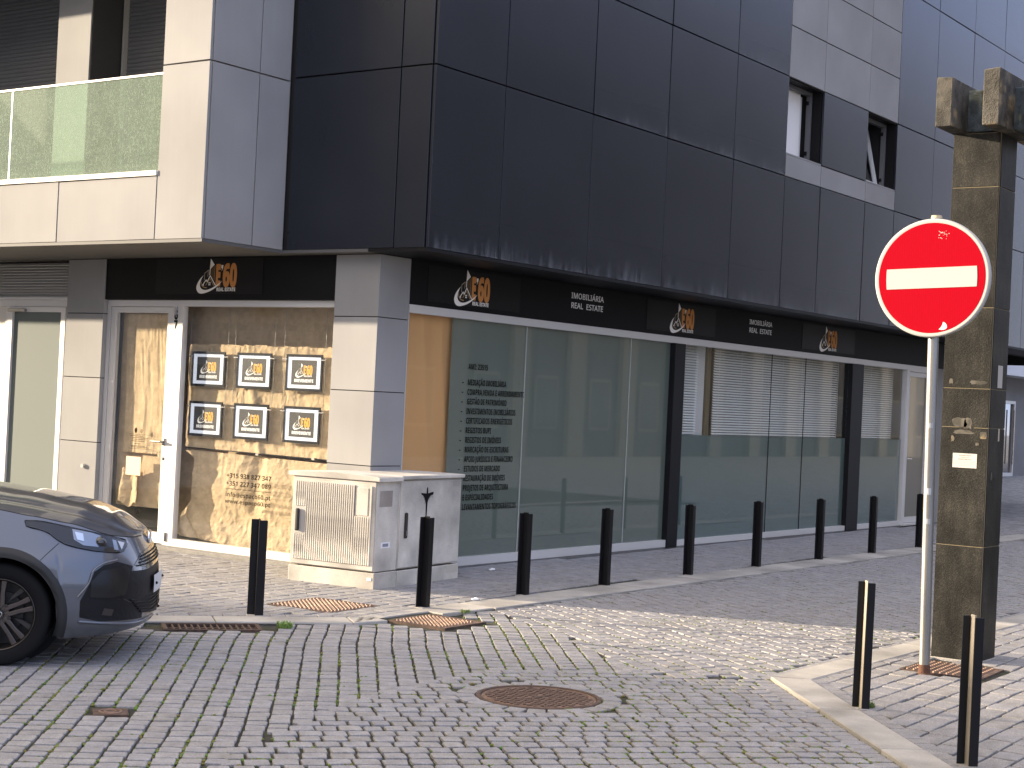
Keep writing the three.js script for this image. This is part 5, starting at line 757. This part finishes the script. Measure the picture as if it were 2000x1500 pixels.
// wheel arches and wheels
const archTrim = (ax, sg) => gridGeo(48, 6, (i, j) => { const a = lerp(-0.34, Math.PI + 0.34, i), r = AR - 0.004 + j * 0.058, x = ax + Math.cos(a) * r, y = AY + Math.sin(a) * r; let best = 9, bs = 0.8; for (let s = 0.6; s < planL * 0.99; s += 0.02) { const d = Math.abs(plan.getPointAt(s / planL).x - x); if (d < best) { best = d; bs = s; } } const p = shellAt(bs, Math.max(y, 0.17), 0.013 * Math.sin(Math.PI * clamp(j, 0.12, 1))); return V3(x, y, sg * p.z); });
for (const sg of [1, -1]) for (const ax of [AX, AX - 2.55]) {
  part('arch_trim', archTrim(ax, sg), Object.assign(mat(rgb(0.012, 0.012, 0.0125), 0.65), { side: THREE.DoubleSide }), car);
  const well = new THREE.CylinderGeometry(AR - 0.002, AR - 0.002, 0.34, 40, 1, true, -0.2 - Math.PI / 2 + 0.0, Math.PI + 0.4).rotateX(Math.PI / 2); part('wheel_well', gridGeo(30, 3, (i, j) => { const a = lerp(-0.35, Math.PI + 0.35, i); return V3(ax + Math.cos(a) * (AR - 0.003), AY + Math.sin(a) * (AR - 0.003), sg * lerp(0.835, 0.45, j)); }), Object.assign(mat(rgb(0.01, 0.01, 0.01), 0.9), { side: THREE.DoubleSide }), car);
  part('well_wall', new THREE.CircleGeometry(AR, 32).translate(ax, AY, sg * 0.46), Object.assign(mat(rgb(0.01, 0.01, 0.01), 0.9), { side: THREE.DoubleSide }), car);
  const w = sub('wheel', car); w.position.set(ax, 0.303, sg * 0.70); if (sg < 0) w.rotation.y = Math.PI; w.rotation.z = 0.35;
  const TR = 0.303, prof = [[0.212, -0.085], [0.235, -0.10], [0.275, -0.105], [0.296, -0.095], [TR, -0.07], [TR, 0.07], [0.296, 0.095], [0.278, 0.106], [0.245, 0.108], [0.22, 0.098], [0.208, 0.088]];
  part('tyre', new THREE.LatheGeometry(prof.map(([a, b]) => new THREE.Vector2(a, b)), 72).rotateX(Math.PI / 2), MT.rubber, w);
  const rimM = mat(rgb(0.085, 0.074, 0.070), 0.38, { metalness: 0.9 }), rimDark = mat(rgb(0.03, 0.029, 0.028), 0.5, { metalness: 0.4 });
  part('rim', new THREE.LatheGeometry([[0.208, 0.085], [0.213, 0.093], [0.206, 0.094], [0.198, 0.08], [0.192, 0.02], [0.188, -0.08]].map(([a, b]) => new THREE.Vector2(a, b)), 64).rotateX(Math.PI / 2), Object.assign(rimM, { side: THREE.DoubleSide }), w);
  part('brake_disc', new THREE.CylinderGeometry(0.13, 0.13, 0.02, 40).rotateX(Math.PI / 2).translate(0, 0, -0.01), rimDark, w);
  part('rim_back', new THREE.CylinderGeometry(0.19, 0.19, 0.01, 40).rotateX(Math.PI / 2).translate(0, 0, -0.05), rimDark, w);
  for (let k = 0; k < 5; k++) {
    const s = sub('spoke', w); s.rotation.z = k * Math.PI * 0.4;
    for (const q of [-1, 1]) { const sh = new THREE.Shape([[0.03, q * 0.006], [0.055, q * 0.030], [0.12, q * 0.030], [0.200, q * 0.044], [0.200, q * 0.018], [0.12, q * 0.012]].map(([a, b]) => new THREE.Vector2(a, b))), g = new THREE.ExtrudeGeometry(sh, { depth: 0.022, bevelEnabled: true, bevelSize: 0.004, bevelThickness: 0.004, bevelSegments: 2 }); g.translate(0, 0, 0.05); part('arm', g, rimM, s); }
    const fin = new THREE.Shape([[0.07, 0.052], [0.195, 0.085], [0.19, 0.12], [0.10, 0.075]].map(([a, b]) => new THREE.Vector2(a, b))); part('fin', new THREE.ExtrudeGeometry(fin, { depth: 0.012, bevelEnabled: true, bevelSize: 0.004, bevelThickness: 0.004, bevelSegments: 1 }).translate(0, 0, 0.035), rimDark, s);
    part('nut', new THREE.CylinderGeometry(0.011, 0.012, 0.02, 8).rotateX(Math.PI / 2).translate(0.054, 0.033, 0.066), rimDark, s);
  }
  part('hub', new THREE.CylinderGeometry(0.06, 0.07, 0.03, 32).rotateX(Math.PI / 2).translate(0, 0, 0.055), rimM, w);
  const cap = sub('hub_cap', w); part('disc', new THREE.CylinderGeometry(0.029, 0.031, 0.014, 28).rotateX(Math.PI / 2).translate(0, 0, 0.078), rimDark, cap); part('emblem', new THREE.TorusGeometry(0.017, 0.002, 6, 24).scale(1.2, 0.85, 1).translate(0, 0, 0.0855), MT.chrome, cap);
}
part('underbody', box(-3.0, 0.62, 0.2, 0.5, -0.44, 0.44), carBlack, car); part('underbody', box(-2.1, -0.42, 0.2, 0.45, -0.78, 0.78), carBlack, car);

renderer.render(scene, camera);
